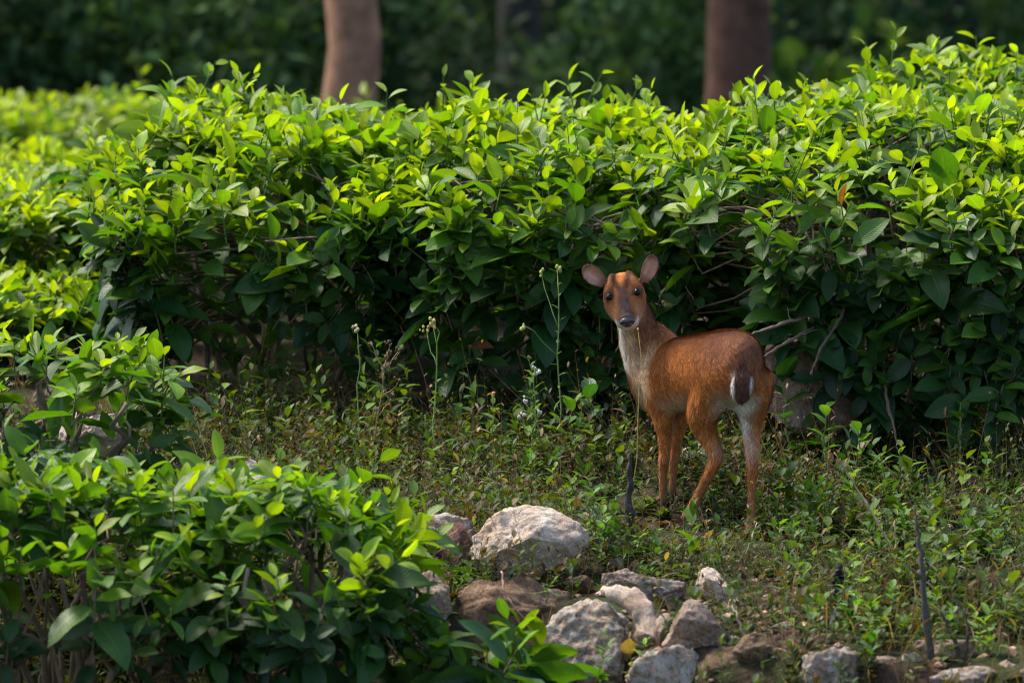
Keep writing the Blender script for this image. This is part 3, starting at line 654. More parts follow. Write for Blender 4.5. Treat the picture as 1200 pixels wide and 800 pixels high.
def fur_mat():
    m, n = new_mat('fur'); at = N(n, 'ShaderNodeAttribute', attribute_name='col'); v = noise(n, 60, 4, .7)
    c = mixc(n, .4, at.outputs['Color'], ramp(n, v, [(.3, .5), (.7, 1.45)]), 'MULTIPLY')
    p = prin(n, c, .8, .1, bump(n, v, .2, .002)); p.inputs['Sheen Weight'].default_value = .0; p.inputs['Sheen Roughness'].default_value = .4
    out(n, p.outputs[0]); return m
def hair_mat():
    m, n = new_mat('hair'); at = N(n, 'ShaderNodeAttribute', attribute_name='col'); p = prin(n, at.outputs['Color'], .75, .12); out(n, p.outputs[0]); return m
M_FUR = fur_mat(); M_HAIR = hair_mat(); skin.materials.clear(); skin.materials.append(M_FUR)
d0 = P(850, 600, .05); d0[2] = g(d0[0], d0[1]); SVl = SV - d0
skin.vertices.foreach_set('co', np.ascontiguousarray(SVl, dtype=np.float32).ravel()); skin.update()
deer = link('muntjac_deer', skin, loc=d0); tag(deer, 'reddish brown young deer looking back over its shoulder on the weedy slope', 'deer')
# short fur lying along the body
tris = []
skin.calc_loop_triangles(); TR = np.zeros(len(skin.loop_triangles) * 3, np.int32); skin.loop_triangles.foreach_get('vertices', TR); TR = TR.reshape(-1, 3)
A_, B_, C_ = SV[TR[:, 0]], SV[TR[:, 1]], SV[TR[:, 2]]; ar = np.linalg.norm(np.cross(B_ - A_, C_ - A_), axis=1)
fl_len = np.select([SL == 7, SL == 8, SL == 6, SL == 1, np.isin(SL, [2, 3, 4, 5])], [.0045, .0034, .015, .0135, np.clip(.004 + .034 * hgt, .0035, .013)], .0135)
flow = np.tile(-dF * .9 + np.array([0, 0, -.55]), (nv_, 1)); flow[is_('neck')] = np.array([.15, -.15, -1.]); flow[leg] = np.array([0, -.1, -1.]); flow[tl] = (0, -.1, -1)
flow[hd] = -hA; flow[er] = np.array([0, 0, 1.])
lw = np.where(is_('hind_l', 'hind_r') & (zz > -.09), 1.0, 0)[:, None]; flow = flow * (1 - lw * .5) + lw * .5 * (-dF + np.array([0, 0, -.6]))
flow = relax(flow, 40); fl_len = relax(fl_len[:, None], 12)[:, 0]
NF = 230000; pr = ar * np.where(SL[TR[:, 0]] == 7, 2.5, 1.0); pr[hgt[TR[:, 0]] < .035] = 0; k = RNG.choice(len(TR), NF, p=pr / pr.sum())
u, v = RNG.random(NF), RNG.random(NF); fl = u + v > 1; u[fl] = 1 - u[fl]; v[fl] = 1 - v[fl]; wgt = np.stack([1 - u - v, u, v], -1)
def itp(x): return (x[TR[k]] * wgt.reshape(NF, 3, *([1] * (x.ndim - 1)))).sum(1)
fp, fn, fc_, fL, ff = itp(SV), nz(itp(SN)), itp(C), itp(fl_len), itp(flow)
keep = np.ones(NF, bool)
for s in (-1, 1): keep &= np.linalg.norm(fp - (EYE + hR * s * .0355 + hN * .004 + hA * .002), axis=1) > .0125
keep &= np.linalg.norm(fp - (EYE + hA * .076 - hN * .014), axis=1) > .021
fp, fn, fc_, fL, ff = fp[keep], fn[keep], fc_[keep], fL[keep], ff[keep]; n = len(fp)
ft = nz(ff - fn * (ff * fn).sum(1, keepdims=True) + .28 * RNG.normal(size=(n, 3)) * np.linalg.norm(ff, axis=1, keepdims=True) * .5)
ft = nz(ft - fn * (ft * fn).sum(1, keepdims=True)); sd = np.cross(ft, fn); fL = fL * RNG.uniform(.6, 1.35, n)
wd = np.clip(fL * .045, .00025, .0005)[:, None]; lift = RNG.uniform(.1, .6, n)[:, None]
fc_ = np.clip(fc_ * np.exp(.45 * RNG.normal(size=(n, 1)) + .28 * fbm(fp * (1, 1, .45), 95, 7, 2)[:, None]), .004, .9)
b0 = fp - fn * .0008; m1 = fp + ft * (fL * .55)[:, None] + fn * lift * (fL * .45)[:, None]; tp_ = fp + ft * fL[:, None] + fn * lift * (fL * .62)[:, None]
V = np.stack([b0 - sd * wd, b0 + sd * wd, m1 + sd * wd * .8, m1 - sd * wd * .8, tp_], 1).reshape(-1, 3); q = np.arange(n)[:, None] * 5
cc = np.stack([fc_ * .85, fc_ * .85, fc_, fc_, fc_ * 1.12], 1).reshape(-1, 3)
fm = raw_mesh('fur', V - d0, [q + np.array([[3, 2, 4]]), q + np.array([[0, 1, 2, 3]])], cc)
fo = link('fur', fm, M_HAIR, deer); fo['kind'] = 'stuff'
# eyes and nose
def gloss(name, c, r): m, n = new_mat(name); p = prin(n, c, r, .18); out(n, p.outputs[0]); return m
M_EYE = gloss('eye', (.004, .003, .0025), .12)
def nose_mat():
    m, n = new_mat('nose'); v = noise(n, 420, 2); p = prin(n, ramp(n, v, [(.3, (.012, .012, .014)), (.7, (.035, .034, .038))]), .33, .6, bump(n, v, .35, .001)); out(n, p.outputs[0]); return m
V0, F0 = ICO[5]
for s in (-1, 1):
    c = EYE + hR * s * .0355 + hN * .0028 + hA * .003
    V = (V0[:, 0:1] * hR * .0096 + V0[:, 1:2] * hF * .0090 + V0[:, 2:3] * hU * .0106)
    o = link('eye', raw_mesh('eye', V, [F0]), M_EYE, deer, c - d0)
c = EYE + hA * .0765 - hN * .0150
nU = nz(hN * .85 - hA * .45); nF = np.cross(nU, -hR); nF = nF if nF @ hF > 0 else -nF
V = V0.copy(); x, y_, z_ = V[:, 0], V[:, 1], V[:, 2]
wx = 1 - .28 * ss(.1, -1, z_); dent = np.exp(-(((np.abs(x) - .48) / .2) ** 2 + ((z_ + .12) / .26) ** 2)) * (y_ > 0); groove = np.exp(-(x / .07) ** 2) * (z_ < .1) * (y_ > 0)
V = np.outer(x * wx * .0205, hR) + np.outer((y_ - .55 * dent - .16 * groove) * .0105, nF) + np.outer(z_ * .0138, nU)
link('nose', raw_mesh('nose', V, [F0]), nose_mat(), deer, c - d0)

# ------------------------------------------------------------------ weeds
HT = leaf_tmpl(4, .5, .35, .3, 3); HT2 = leaf_tmpl(4, .28, .5, .2, 3)
def clear(x, y):
    for fx, fy, a, b in FOOT:
        if ((x - fx) / a) ** 2 + ((y - fy) / b) ** 2 < .85: return False
    return True
FOOTA = np.array(FOOT)
def clear_v(x, y):
    d = ((x[:, None] - FOOTA[:, 0]) / FOOTA[:, 2]) ** 2 + ((y[:, None] - FOOTA[:, 1]) / FOOTA[:, 3]) ** 2
    return d.min(1) > .8
def cover(n, x0, x1, y0, y1, hlo, hhi, nl, ll, cols, seed, dens=None, tm=HT, lean=.3, stemc=(.07, .08, .03)):
    rng = np.random.default_rng(seed); x = rng.uniform(x0, x1, n); y = rng.uniform(y0, y1, n)
    q = np.stack([x, y, 0 * x], -1); keep = clear_v(x, y)
    pd = .45 + 1.25 * fbm(q, 4.2, seed, 3)
    if dens is not None: pd = pd * dens(x, y)
    keep &= rng.random(n) < pd; x, y = x[keep], y[keep]; n = len(x)
    hh = rng.uniform(hlo, hhi, n) * np.clip(1 + .7 * fbm(np.stack([x, y, 0 * x], -1), 3.0, seed + 2, 2), .35, 2) * (1 - .8 * np.exp(-((x - .47) / .21) ** 4 - ((y + .03) / .34) ** 4)); z = g(x, y)
    b = np.stack([x, y, z - .004], -1); ax = nz(np.array([0, 0, 1.]) + lean * rng.normal(size=(n, 3)) * np.array([1, 1, .2]))
    k = rng.integers(nl[0], nl[1], n); idx = np.repeat(np.arange(n), k); jn = np.concatenate([np.arange(a) for a in k]); s = (jn + .6) / k[idx]
    az = jn * 2.4 + rng.random(len(idx)) * .8 + idx; el = .15 + .75 * s + .3 * rng.normal(size=len(idx))
    lat = np.stack([np.cos(az), np.sin(az), 0 * az], -1); dr = lat * np.cos(el)[:, None] + np.array([0, 0, 1.]) * np.sin(el)[:, None]
    nr = np.array([0, 0, 1.]) * np.cos(el)[:, None] - lat * np.sin(el)[:, None]
    L = rng.uniform(ll[0], ll[1], len(idx)) * (1.15 - .4 * s) * np.exp(.3 * rng.normal(size=n))[idx]
    pal = np.array(cols); pc = pal[rng.integers(0, len(pal), n)]; cl = pc[idx] * rng.uniform(.6, 1.4, (len(idx), 1))
    acc = Acc(); leaves(acc, b[idx] + ax[idx] * (hh[idx] * s)[:, None], dr, nr, L, cl, tm)
    tip = b + ax * hh[:, None]; r_ = .0013; V = np.stack([b + (r_, 0, 0), b + (-r_ * .6, r_, 0), b + (-r_ * .6, -r_, 0), tip], 1).reshape(-1, 3); q = np.arange(n)[:, None] * 4
    acc.add(V, np.concatenate([q + np.array([[0, 1, 3]]), q + np.array([[1, 2, 3]]), q + np.array([[2, 0, 3]])]), np.repeat(np.asarray(stemc) * rng.uniform(.5, 1.5, (n, 1)), 4, 0))
    return acc
GREEN = [(.035, .065, .013), (.055, .09, .014), (.022, .05, .014), (.07, .09, .02), (.07, .055, .022), (.055, .035, .018)]
bare = lambda x, y: np.clip(1.15 - .95 * np.exp(-((x - .42) / .33) ** 2 - ((y + .98) / .32) ** 2) - 1.3 * np.exp(-((x - .03) / .26) ** 2 - ((y + .86) / .2) ** 2), 0, 1) * ss(1.75, 1.1, y) * (1 - .45 * np.exp(-((x - .47) / .2) ** 2 - ((y + .03) / .3) ** 2)) * (1 - .75 * ss(-1.12, -1.32, y) * ss(.3, .45, x) * ss(1.35, 1.1, x))
def stuff(name, acc, mat, label, cat): tag(link(name, acc.mesh(name), mat), label, cat, kind='stuff')
stuff('ground_herbs', cover(13000, -1.6, 1.6, -1.75, 1.8, .04, .13, (8, 14), (.014, .03), GREEN, 31, bare), M_HERB, 'dense low green herbs covering the slope round the deer', 'herbs')
stuff('creeping_weeds', cover(5200, -1.6, 1.6, -1.8, 1.7, .012, .04, (5, 9), (.016, .03), [(.06, .13, .02), (.09, .17, .025), (.04, .09, .02)], 32, bare), M_HERB, 'small bright creeping weeds between the taller herbs', 'weeds')
stuff('fine_weeds', cover(6500, -1.6, 1.6, -1.7, 1.6, .07, .17, (9, 16), (.011, .024), [(.045, .06, .015), (.075, .07, .025), (.03, .05, .014)], 33, bare, HT2), M_HERB, 'feathery olive weeds with thin stalks all over the slope', 'weeds')
stuff('dry_stalks', cover(5500, -1.6, 1.6, -1.75, 1.75, .07, .26, (3, 8), (.012, .032), [(.08, .045, .022), (.12, .075, .035), (.045, .026, .016), (.2, .15, .08)], 34, bare, HT2, .5, (.10, .065, .035)), M_HERB, 'dry brown stalks and withered leaves among the weeds', 'dry weeds')
stuff('leafy_weeds', cover(1800, -1.6, 1.6, -1.75, 1.7, .06, .19, (7, 13), (.026, .048), [(.035, .085, .015), (.06, .12, .016), (.09, .14, .02), (.03, .06, .014)], 36, bare), M_HERB, 'taller leafy green weeds standing over the low herbs', 'weeds')
lit = cover(3600, -1.6, 1.6, -1.8, 1.9, .002, .006, (1, 3), (.02, .05), [(.07, .04, .023), (.12, .075, .045), (.04, .024, .016), (.2, .14, .09)], 35, None, HT, .3)
stuff('leaf_litter', lit, M_HERB, 'fallen brown leaves littering the soil', 'leaf litter')
# dry grass under the open end of the hedge, and behind the low bushes
rng = np.random.default_rng(5); acc = Acc()
def blades(n, x0, x1, y0, y1, l0, l1, cols, wd=.0016):
    x = rng.uniform(x0, x1, n); y = rng.uniform(y0, y1, n); k = clear_v(x, y); x, y = x[k], y[k]; n = len(x)
    b = np.stack([x, y, g(x, y) - .005], -1); d = nz(np.array([0, 0, 1.]) + .45 * rng.normal(size=(n, 3)) * (1, 1, .1)); L = rng.uniform(l0, l1, n)[:, None]
    s = nz(np.cross(d, rng.normal(size=(n, 3)))) * wd; drp = np.array([0, 0, -1.]) * L * rng.uniform(.05, .4, (n, 1)) + d * (1, 1, 0) * L * .25
    m_ = b + d * L * .55; t = b + d * L + drp
    V = np.stack([b - s, b + s, m_ + s * .8, m_ - s * .8, t], 1).reshape(-1, 3); q = np.arange(n)[:, None] * 5
    acc.add(V, [q + np.array([[0, 1, 2, 3]]), q + np.array([[3, 2, 4]])], np.repeat(np.array(cols)[rng.integers(0, len(cols), n)] * rng.uniform(.6, 1.4, (n, 1)), 5, 0))
DRY = [(.13, .085, .045), (.08, .052, .03), (.18, .135, .075)]
blades(3200, -1.3, 1.5, -1.4, 1.3, .04, .14, DRY + [(.05, .07, .018), (.07, .085, .025)], .0009)
blades(700, -1.15, -.35, 1.05, 1.6, .06, .2, DRY); blades(500, -.4, 1.3, .7, 1.4, .06, .18, DRY + [(.09, .12, .03)])
blades(900, -1.4, -.1, -1.3, -.7, .05, .16, [(.10, .13, .03), (.16, .14, .05), (.07, .10, .03)]); blades(700, .6, 1.5, -1.75, -.6, .06, .2, DRY + [(.06, .08, .02)])
stuff('dry_grass', acc, M_HERB, 'tufts of dry straw coloured grass along the foot of the hedge', 'grass')
# single plants one can pick out
def herb_mesh(kind):
    V, F, U = leaf_tmpl(7, *{'broad': (.62, .35, .3), 'oval': (.5, .5, .25), 'thin': (.26, .55, .2)}[kind], 5, 1.0)
    m = raw_mesh('leaf', V, [F], np.ones((len(V), 3)), U); m.materials.append(M_LEAF if kind != 'thin' else M_HERB); return m
HM = {k: herb_mesh(k) for k in ('broad', 'oval', 'thin')}
def put_leaf(root, org, p, d, nrm, L, mesh, col):
    d = nz(d); s = nz(np.cross(nrm, d)); u = np.cross(d, s); o = bpy.data.objects.new('leaf', mesh); COL.objects.link(o); o.parent = root
    m = Matrix.Identity(4)
    for r_ in range(3): m[r_][0] = d[r_] * L; m[r_][1] = s[r_] * L; m[r_][2] = u[r_] * L; m[r_][3] = p[r_] - org[r_]
    o.matrix_local = m; o.color = (*col, 1)
def weed(label, base, hgt_, nleaf, L, kind, col, group=None, lean=(0, 0), seed=0, buds=0, budc=(.5, .4, .1), r=.0018, forks=0, stemc=(.08, .13, .03), name='weed', cat='weed', s0=.15, top=1.0):
    rng = np.random.default_rng(seed + 400); base = np.asarray(base, float); org = base.copy()
    root = empty(name, org, label, cat, group)
    tip = base + np.array([lean[0], lean[1], hgt_]); pl = wob(base - (0, 0, .01), tip, 8, .006, 0, rng); a = Acc(); tube(a, pl, np.linspace(r, r * .5, 8), 6, stemc)
    ends = [pl[-1]]
    for k in range(forks):
        i0 = rng.integers(3, 7); e = pl[i0] + np.array([rng.uniform(-.35, .35), rng.uniform(-.2, .2), rng.uniform(.25, .5)]) * hgt_ * .55
        tube(a, wob(pl[i0], e, 5, .004, .0, rng), np.linspace(r * .7, r * .35, 5), 5, stemc); ends.append(e)
    link('stem', a.mesh('stem', org), M_WOOD, root)
    for k in range(nleaf):
        s = s0 + (top - s0) * (k + .5) / nleaf; p = np.array([np.interp(s, np.linspace(0, 1, 8), pl[:, q]) for q in range(3)])
        az = k * 2.4 + rng.uniform(0, .6) + seed; el = .1 + .8 * s + rng.normal() * .15
        d = np.array([math.cos(az) * math.cos(el), math.sin(az) * math.cos(el), math.sin(el)]); n_ = np.array([-math.cos(az) * math.sin(el), -math.sin(az) * math.sin(el), math.cos(el)])
        put_leaf(root, org, p, d, n_, L * rng.uniform(.75, 1.2) * (1.15 - .45 * s), HM[kind], np.asarray(col) * rng.uniform(.75, 1.3))
    if buds:
        for e in ends:
            a = Acc()
            for k in range(buds):
                V, F = ICO[2]; c = e + rng.normal(size=3) * .006 * (buds > 1)
                a.add(V * rng.uniform(.0028, .0048) * np.array([1, 1, 1.3]) + c, F, np.asarray(budc) * rng.uniform(.7, 1.3))
            link('flower_head', a.mesh('flower_head', org), M_WOOD, root)
    return root
def at(px, py): p = hit(px, py); return np.array([p[0], p[1], g(p[0], p[1])])
YG, DG = (.13, .26, .02), (.035, .11, .02)
K = RHO
weed('tall flowering weed with pale green stalks growing in front of the hedge by the deer', at(657, 545), .52, 15, .03, 'thin', (.10, .19, .04), lean=(-.01, .02), seed=1, buds=5, budc=(.32, .33, .08), forks=2, r=.0028, stemc=(.14, .2, .05))
weed('upright weed with narrow leaves and drooping white flower heads', at(626, 560), .28, 16, .045, 'thin', (.09, .19, .04), seed=2, buds=5, budc=(.5, .46, .42), forks=3, r=.0024, stemc=(.12, .2, .05))
weed('feathery leafed weed with a brown tip beside the white flowered one', at(620, 535), .26, 22, .04, 'thin', (.06, .15, .03), seed=3, buds=2, budc=(.15, .08, .04))
weed('thin weed with a single pink flower bud', at(578, 560), .22, 9, .032, 'thin', (.08, .17, .03), seed=4, buds=1, budc=(.65, .22, .16))
weed('tall green weed with nodding orange tipped buds', at(511, 545), .37, 7, .04, 'thin', (.09, .2, .03), lean=(-.01, 0), seed=5, buds=6, budc=(.35, .3, .08), forks=2, r=.0028, stemc=(.16, .26, .05), top=.6)
weed('slim green flower stalk beside the forked dry twig', at(418, 545), .36, 5, .04, 'thin', (.08, .19, .04), seed=6, buds=6, budc=(.42, .36, .2), r=.0024, stemc=(.14, .24, .05), top=.45)
weed('leafless forked dry twig standing in front of the dark hedge hollow', at(432, 545), .30, 0, .01, 'thin', YG, lean=(.05, 0), seed=7, forks=7, r=.0026, stemc=(.27, .15, .08), buds=3, budc=(.12, .07, .04), name='dry_twig', cat='twig')
weed('golden seed stalk rising in front of the deer neck', at(742, 640), .535, 0, .02, 'thin', YG, lean=(.012, .0), seed=8, buds=1, budc=(.4, .2, .05), r=.0016, stemc=(.34, .25, .06), name='grass_stalk', cat='grass stalk')
weed('bright four leaved sprout at the foot of the charred stick', at(745, 652), .05, 5, .055, 'oval', (.12, .24, .03), seed=9, lean=(.005, 0))
weed('lone bright green sprout in the weeds past the hind hooves', at(928, 640), .055, 6, .045, 'broad', YG, seed=10)
weed('pale green sprout over the black burnt stub', at(978, 665), .05, 6, .05, 'oval', (.10, .22, .03), seed=11)
weed('lush broad green weed above the dead roots', at(1020, 735), .06, 8, .055, 'broad', (.06, .16, .02), seed=12)
weed('deep green weed growing from the bottom of the root tangle', at(1022, 785), .09, 10, .05, 'oval', (.04, .12, .02), seed=13)
weed('bright weed clump against the end of the large pale boulder', at(706, 665), .14, 14, .038, 'broad', (.08, .19, .02), seed=14, forks=2)
weed('feathery green weed at the foot of the lichen spotted rock', P(706, 808, -1.42), .12, 18, .042, 'thin', (.07, .15, .03), seed=15)
weed('small star shaped weed by the bleached curved stone', P(754, 775, -1.25), .05, 10, .04, 'thin', (.13, .26, .03), seed=16)
weed('leafy weed growing on the brown ledge', P(640, 700, -.86), .05, 12, .03, 'thin', (.09, .2, .03), seed=17, lean=(.02, -.02))
weed('broad leaved sapling with one big drooping dark leaf behind the rump', at(925, 545), .24, 6, .12, 'broad', (.03, .10, .02), seed=18, r=.004, lean=(-.02, .05))
weed('light green sapling in front of the low rock shelf', at(968, 560), .19, 9, .075, 'oval', (.09, .2, .03), seed=19, r=.003)
weed('tall leafy sapling half hiding the rock outcrop', at(945, 530), .30, 9, .09, 'broad', (.05, .13, .02), seed=41, r=.0035, lean=(.03, .03))
weed('sapling with drooping leaves at the outer edge of the rock outcrop', at(1018, 535), .34, 10, .095, 'broad', (.04, .11, .02), seed=42, r=.0035, lean=(-.03, .04))
weed('pale herb in front of the hedge root, beside the light green sapling', at(1005, 575), .16, 10, .07, 'oval', (.06, .14, .03), seed=20, r=.003)
weed('leafy herb in the shade below the overhanging hedge', at(1125, 560), .2, 9, .07, 'broad', (.04, .11, .02), seed=21, r=.003)
weed('dark leafed seedling between the deer and the hedge', P(690, 500, .75) * (1, 1, 0) + np.array([0, 0, g(*P(690, 500, .75)[:2])]), .20, 8, .08, 'broad', (.03, .10, .025), seed=22, r=.003)
weed('seedling with one yellowed leaf near the deer chest', P(668, 500, .8) * (1, 1, 0) + np.array([0, 0, g(*P(668, 500, .8)[:2])]), .17, 7, .08, 'broad', (.06, .15, .02), seed=23, r=.003)
lab3 = {'broad': 'small green weed with round leaves', 'oval': 'small yellow green weed with oval leaves', 'thin': 'small weed tuft with narrow leaves'}
rng = np.random.default_rng(77); cnt = 0
while cnt < 120:
    px, py = rng.uniform(440, 1195), rng.uniform(500, 775)
    if 740 < px < 910 and py < 655: continue
    if px < 520 and py > 570: continue
    if 520 < px < 900 and py > 640: continue
    p = at(px, py)
    if not clear(p[0], p[1]): continue
    k = ('broad', 'oval', 'thin')[cnt % 3]; c = {'broad': (.06, .15, .02), 'oval': (.12, .21, .025), 'thin': (.07, .14, .03)}[k]
    where = ('at the foot of the tall hedge' if py < 545 else 'around the hooves of the deer' if 740 < px < 930 and py < 650 else 'between the hedge and the pale boulder' if px < 740 else 'near the grey dead stalk' if px > 1010 else 'beside the burnt stub')
    weed(lab3[k] + ' ' + where, p, rng.uniform(.04, .14), int(rng.integers(6, 12)), rng.uniform(.03, .055), k, np.array(c) * rng.uniform(.7, 1.2), k + ' leaved small weeds ' + where, seed=100 + cnt, lean=(rng.normal() * .01, rng.normal() * .01)); cnt += 1
# dead sticks
def stick(label, pts, rad, c, name='stick', n=9, jit=.003, cat='stick'):
    a = Acc(); p = np.array([P(*q) for q in pts]); tt = np.linspace(0, 1, 22); kk = np.linspace(0, 1, len(p)); pl = np.stack([np.interp(tt, kk, p[:, q]) for q in range(3)], -1) + RNG.normal(size=(22, 3)) * jit * .55
    for q in RNG.integers(9, 20, 2 if name in ('stick', 'branch') else 0):
        tube(a, wob(pl[q], pl[q] + RNG.normal(size=3) * (.025, .02, .01) + (0, 0, .025), 4, .003), np.array([.5, .35, .25, .12]) * rad[1], 5, c)
    tube(a, pl, np.interp(tt, np.linspace(0, 1, len(rad)), rad) * RNG.uniform(.78, 1.25, 22), n, c); V_ = a.V[0]
    o = link(name, a.mesh(name, p[0]), M_WOOD, loc=p[0]); tag(o, label, cat); return o
def gp(px, py): return (px, py + 4, hit(px, py)[1])
yq = hit(739, 640)[1]
stick('charred black stick standing upright beside the front legs', [(741, 650, yq), (740, 620, yq), (737, 590, yq), (739, 560, yq), (737, 530, yq)], [.014, .012, .010, .008, .004], (.03, .026, .023), 'charred_stick', 9, .006)
yq = hit(985, 712)[1]
stick('burnt black stub poking out of the weeds', [(984, 722, yq), (984, 700, yq), (982, 680, yq), (984, 664, yq)], [.015, .014, .012, .008], (.008, .007, .007), 'burnt_stub', 9, .005)
yq = hit(1088, 770)[1]
stick('grey dead stalk leaning over the root tangle', [(1092, 785, yq), (1088, 745, yq), (1083, 700, yq), (1080, 650, yq + .01), (1076, 622, yq + .02), (1071, 592, yq + .03)], [.012, .010, .0075, .006, .0045, .002], (.055, .047, .04))
stick('dark forked root at the base of the grey dead stalk', [(1128, 790, yq), (1122, 760, yq), (1112, 735, yq), (1100, 715, yq)], [.005, .006, .005, .003], (.06, .042, .03), 'dead_root')
stick('thin dark root rising next to the forked root', [(1136, 800, yq - .03), (1132, 770, yq - .03), (1134, 740, yq - .03), (1130, 712, yq - .02)], [.004, .004, .003, .002], (.05, .036, .026), 'dead_root')
yq = hit(1050, 690)[1]
stick('long thin brown twig slanting through the weeds under the hedge', [(1062, 690, yq), (1045, 640, yq + .03), (1020, 598, yq + .07), (1000, 565, yq + .1), (978, 530, yq + .12)], [.003, .003, .0026, .002, .0014], (.20, .14, .09), 'twig', 6, cat='twig')
stick('straight tan stem standing in the weeds before the grey stalk', [(1050, 705, yq), (1049, 670, yq), (1050, 640, yq), (1049, 610, yq)], [.004, .004, .003, .002], (.34, .24, .12), 'dry_stalk', 6)
yq = hit(872, 668)[1]
stick('thin pale straw leaning by the hind hoof', [(871, 672, yq), (874, 650, yq), (880, 632, yq), (887, 612, yq + .02)], [.0022, .002, .0017, .001], (.50, .40, .28), 'straw', 6, .001, 'straw')
yq = -1.30
stick('pale bare twig arching over the thin brown slab', [(892, 790, yq), (880, 768, yq), (872, 745, yq), (864, 722, yq), (858, 708, yq + .03)], [.003, .0028, .0024, .002, .001], (.34, .28, .22), 'twig', 6, cat='twig')
yq = -.92
stick('pinkish rootlet hanging over the brown ledge from the boulder', [(588, 668, yq), (590, 690, yq - .03), (598, 705, yq - .05), (612, 722, yq - .05), (622, 738, yq - .05)], [.0022, .0022, .002, .002, .0014], (.36, .20, .14), 'rootlet', 6, cat='root')
stick('knobbly bleached root end below the burnt stub', [(978, 712, -1.1), (975, 728, -1.12), (974, 745, -1.14), (968, 760, -1.16)], [.006, .005, .004, .002], (.45, .38, .31), 'dead_root', 7)

# ------------------------------------------------------------------ wood behind
TT = leaf_tmpl(4, .5, .3, .2, 3)
def crown(acc, c, r, n, L, cols, rng, flat=.7, holes=.2):
    d = nz(rng.normal(size=(n, 3))); rad = rng.random(n) ** .33; q = d * rad[:, None]
    k = fbm(q * 1.0 + c * .1, 2.6, int(rng.integers(99)), 2) > -holes * 2 + .1; q, d = q[k], d[k]; n = len(q)
    p = q * np.asarray(r) + c; dr = nz(rng.normal(size=(n, 3)) + np.array([0, 0, -.4])); nr = nz(np.array([0, 0, 1.]) + .7 * rng.normal(size=(n, 3)))
    pal = np.array(cols); leaves(acc, p, dr, nr, rng.uniform(.7, 1.3, n) * L, pal[rng.integers(0, len(pal), n)] * rng.uniform(.6, 1.4, (n, 1)), TT)
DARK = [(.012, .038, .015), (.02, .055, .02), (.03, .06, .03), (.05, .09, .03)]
def tree(label, x, y, r0, hgt_, cr, bark, seed, ncl=9, group='trees of the wood behind the hedge'):
    rng = np.random.default_rng(seed); z0 = float(g(x, y)) - .1; b = np.array([x, y, z0]); root = empty('tree', b, label, 'tree', group); a = Acc()
    pl = wob(b, b + np.array([rng.uniform(-.3, .3), .2, hgt_]), 12, .05, 0, rng); pl[1] = b * .9 + pl[1] * .1; pl[1][2] = z0 + .35
    tube(a, pl, r0 * np.interp(np.linspace(0, 1, 12), [0, .05, .15, 1], [1.5, 1.15, 1.0, .45]), 18, bark)
    cl = []
    for k in range(ncl):
        th = k * 2.4 + rng.random(); f_ = rng.uniform(.45, .95); s = pl[int(f_ * 11)]; e = s + np.array([math.cos(th), math.sin(th), .7]) * cr * rng.uniform(.5, .9)
        tube(a, wob(s, e, 6, .08, .1, rng), np.linspace(r0 * .4, r0 * .1, 6), 8, bark); cl.append(e)
    link('trunk', a.mesh('trunk', b), M_BARK, root); ca = Acc()
    for e in cl + [pl[-1]]: crown(ca, e, np.array([cr * .62, cr * .62, cr * .45]), 420, .30, DARK, rng)
    o = link('crown', ca.mesh('crown', b), M_FAR, root); o['kind'] = 'stuff'
def bx(px, y): return P(px, 60, y)[0]
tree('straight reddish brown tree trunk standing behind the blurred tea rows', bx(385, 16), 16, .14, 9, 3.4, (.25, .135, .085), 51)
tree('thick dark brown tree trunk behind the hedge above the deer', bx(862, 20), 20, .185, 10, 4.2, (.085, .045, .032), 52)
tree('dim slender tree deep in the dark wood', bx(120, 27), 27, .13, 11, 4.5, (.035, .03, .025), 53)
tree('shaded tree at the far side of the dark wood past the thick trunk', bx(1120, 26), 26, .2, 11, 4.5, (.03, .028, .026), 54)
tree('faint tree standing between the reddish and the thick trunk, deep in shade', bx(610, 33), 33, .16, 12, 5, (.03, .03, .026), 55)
def shrub(label, px, y, rx, h, n, L, cols, seed, zoff=0):
    rng = np.random.default_rng(seed); x = bx(px, y); z = float(g(x, y)); b = np.array([x, y, z]); root = empty('shrub', b, label, 'shrub', 'undergrowth shrubs of the wood'); a = Acc(); s_ = Acc()
    for k in range(7):
        c = b + np.array([rng.uniform(-.7, .7) * rx, rng.uniform(-.5, .5) * rx * .6, rng.uniform(.3, .8) * h]); crown(a, c, np.array([rx * .5, rx * .4, h * .42]), n // 7, L, cols, rng)
        tube(s_, wob(b - (0, 0, .05), c, 5, .05, 0, rng), np.linspace(.03, .012, 5), 5, (.06, .045, .03))
    o = link('foliage', a.mesh('foliage', b), M_FAR, root); o['kind'] = 'stuff'; link('stems', s_.mesh('stems', b), M_WOOD, root)
DK2 = [(.02, .05, .02), (.035, .08, .028), (.06, .11, .05)]; LT = [(.10, .17, .02), (.14, .2, .03), (.06, .12, .02)]
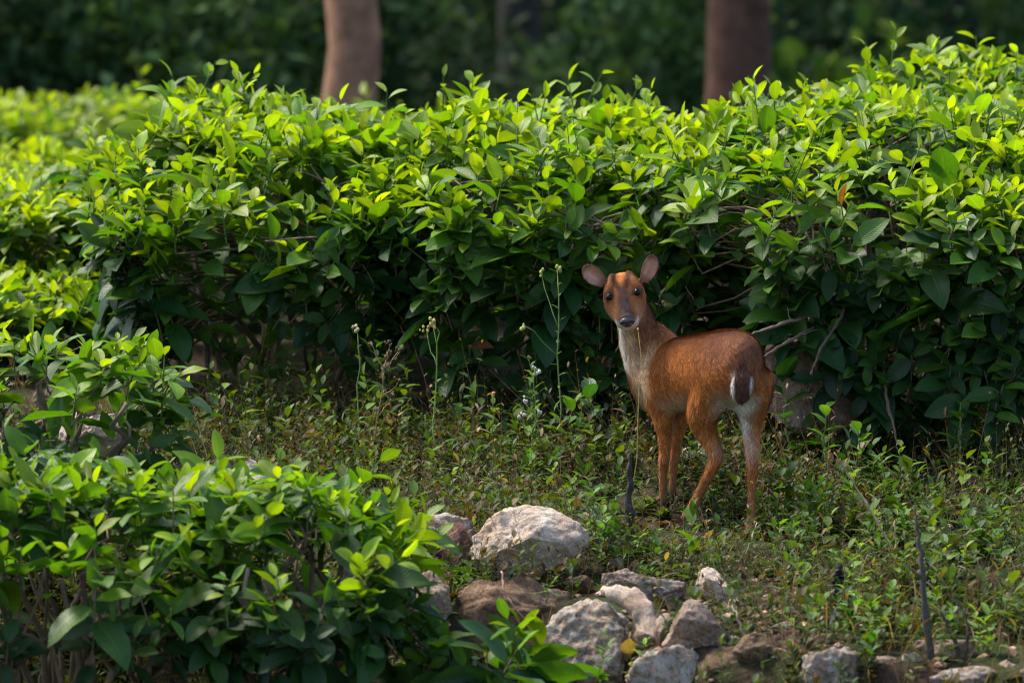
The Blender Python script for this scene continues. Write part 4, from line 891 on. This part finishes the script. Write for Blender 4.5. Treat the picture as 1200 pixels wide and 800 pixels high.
shrub('tall drooping dark leaved shrub under the slender dim tree', -10, 20, 1.6, 2.4, 3800, .15, DK2, 61)
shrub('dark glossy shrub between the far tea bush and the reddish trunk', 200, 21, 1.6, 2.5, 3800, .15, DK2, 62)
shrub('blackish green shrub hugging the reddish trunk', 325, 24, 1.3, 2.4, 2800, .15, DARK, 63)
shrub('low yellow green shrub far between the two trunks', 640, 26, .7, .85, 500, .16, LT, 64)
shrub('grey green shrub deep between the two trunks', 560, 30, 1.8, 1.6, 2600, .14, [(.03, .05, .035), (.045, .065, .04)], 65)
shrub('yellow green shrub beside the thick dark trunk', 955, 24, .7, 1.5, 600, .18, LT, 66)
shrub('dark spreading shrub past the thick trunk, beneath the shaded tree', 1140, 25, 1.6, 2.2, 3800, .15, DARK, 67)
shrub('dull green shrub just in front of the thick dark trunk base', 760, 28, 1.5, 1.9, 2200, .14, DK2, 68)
rng = np.random.default_rng(88); acc = Acc()
for k in range(80):
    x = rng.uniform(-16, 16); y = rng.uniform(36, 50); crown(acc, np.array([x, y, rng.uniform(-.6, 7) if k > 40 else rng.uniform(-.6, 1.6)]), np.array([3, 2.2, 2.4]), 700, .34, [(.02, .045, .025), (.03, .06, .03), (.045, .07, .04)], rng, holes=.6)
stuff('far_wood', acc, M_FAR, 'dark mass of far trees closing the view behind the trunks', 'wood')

for k, (lab, pts) in enumerate((('bare pale branch reaching over the rock outcrop', [(880, 392, .72), (915, 380, .76), (955, 368, .85), (1000, 362, 1.0)]),
                   ('thin crooked twig sagging across the rock outcrop', [(892, 420, .70), (920, 402, .74), (945, 388, .82), (985, 372, 1.0)]),
                   ('dark twig hanging from the hedge before the rock shelf', [(1000, 330, .95), (985, 372, .80), (962, 408, .72), (950, 440, .70)]),
                   ('slim bare stem slanting out of the hedge root by the outcrop', [(1052, 520, .72), (1040, 470, .76), (1035, 420, .84), (1046, 370, .95)]))):
    stick(lab, pts, [.003, .0045, .004, .004], ((.17, .12, .09), (.13, .09, .065), (.06, .045, .03), (.12, .08, .055))[k], 'branch', 6, .0025, 'branch')
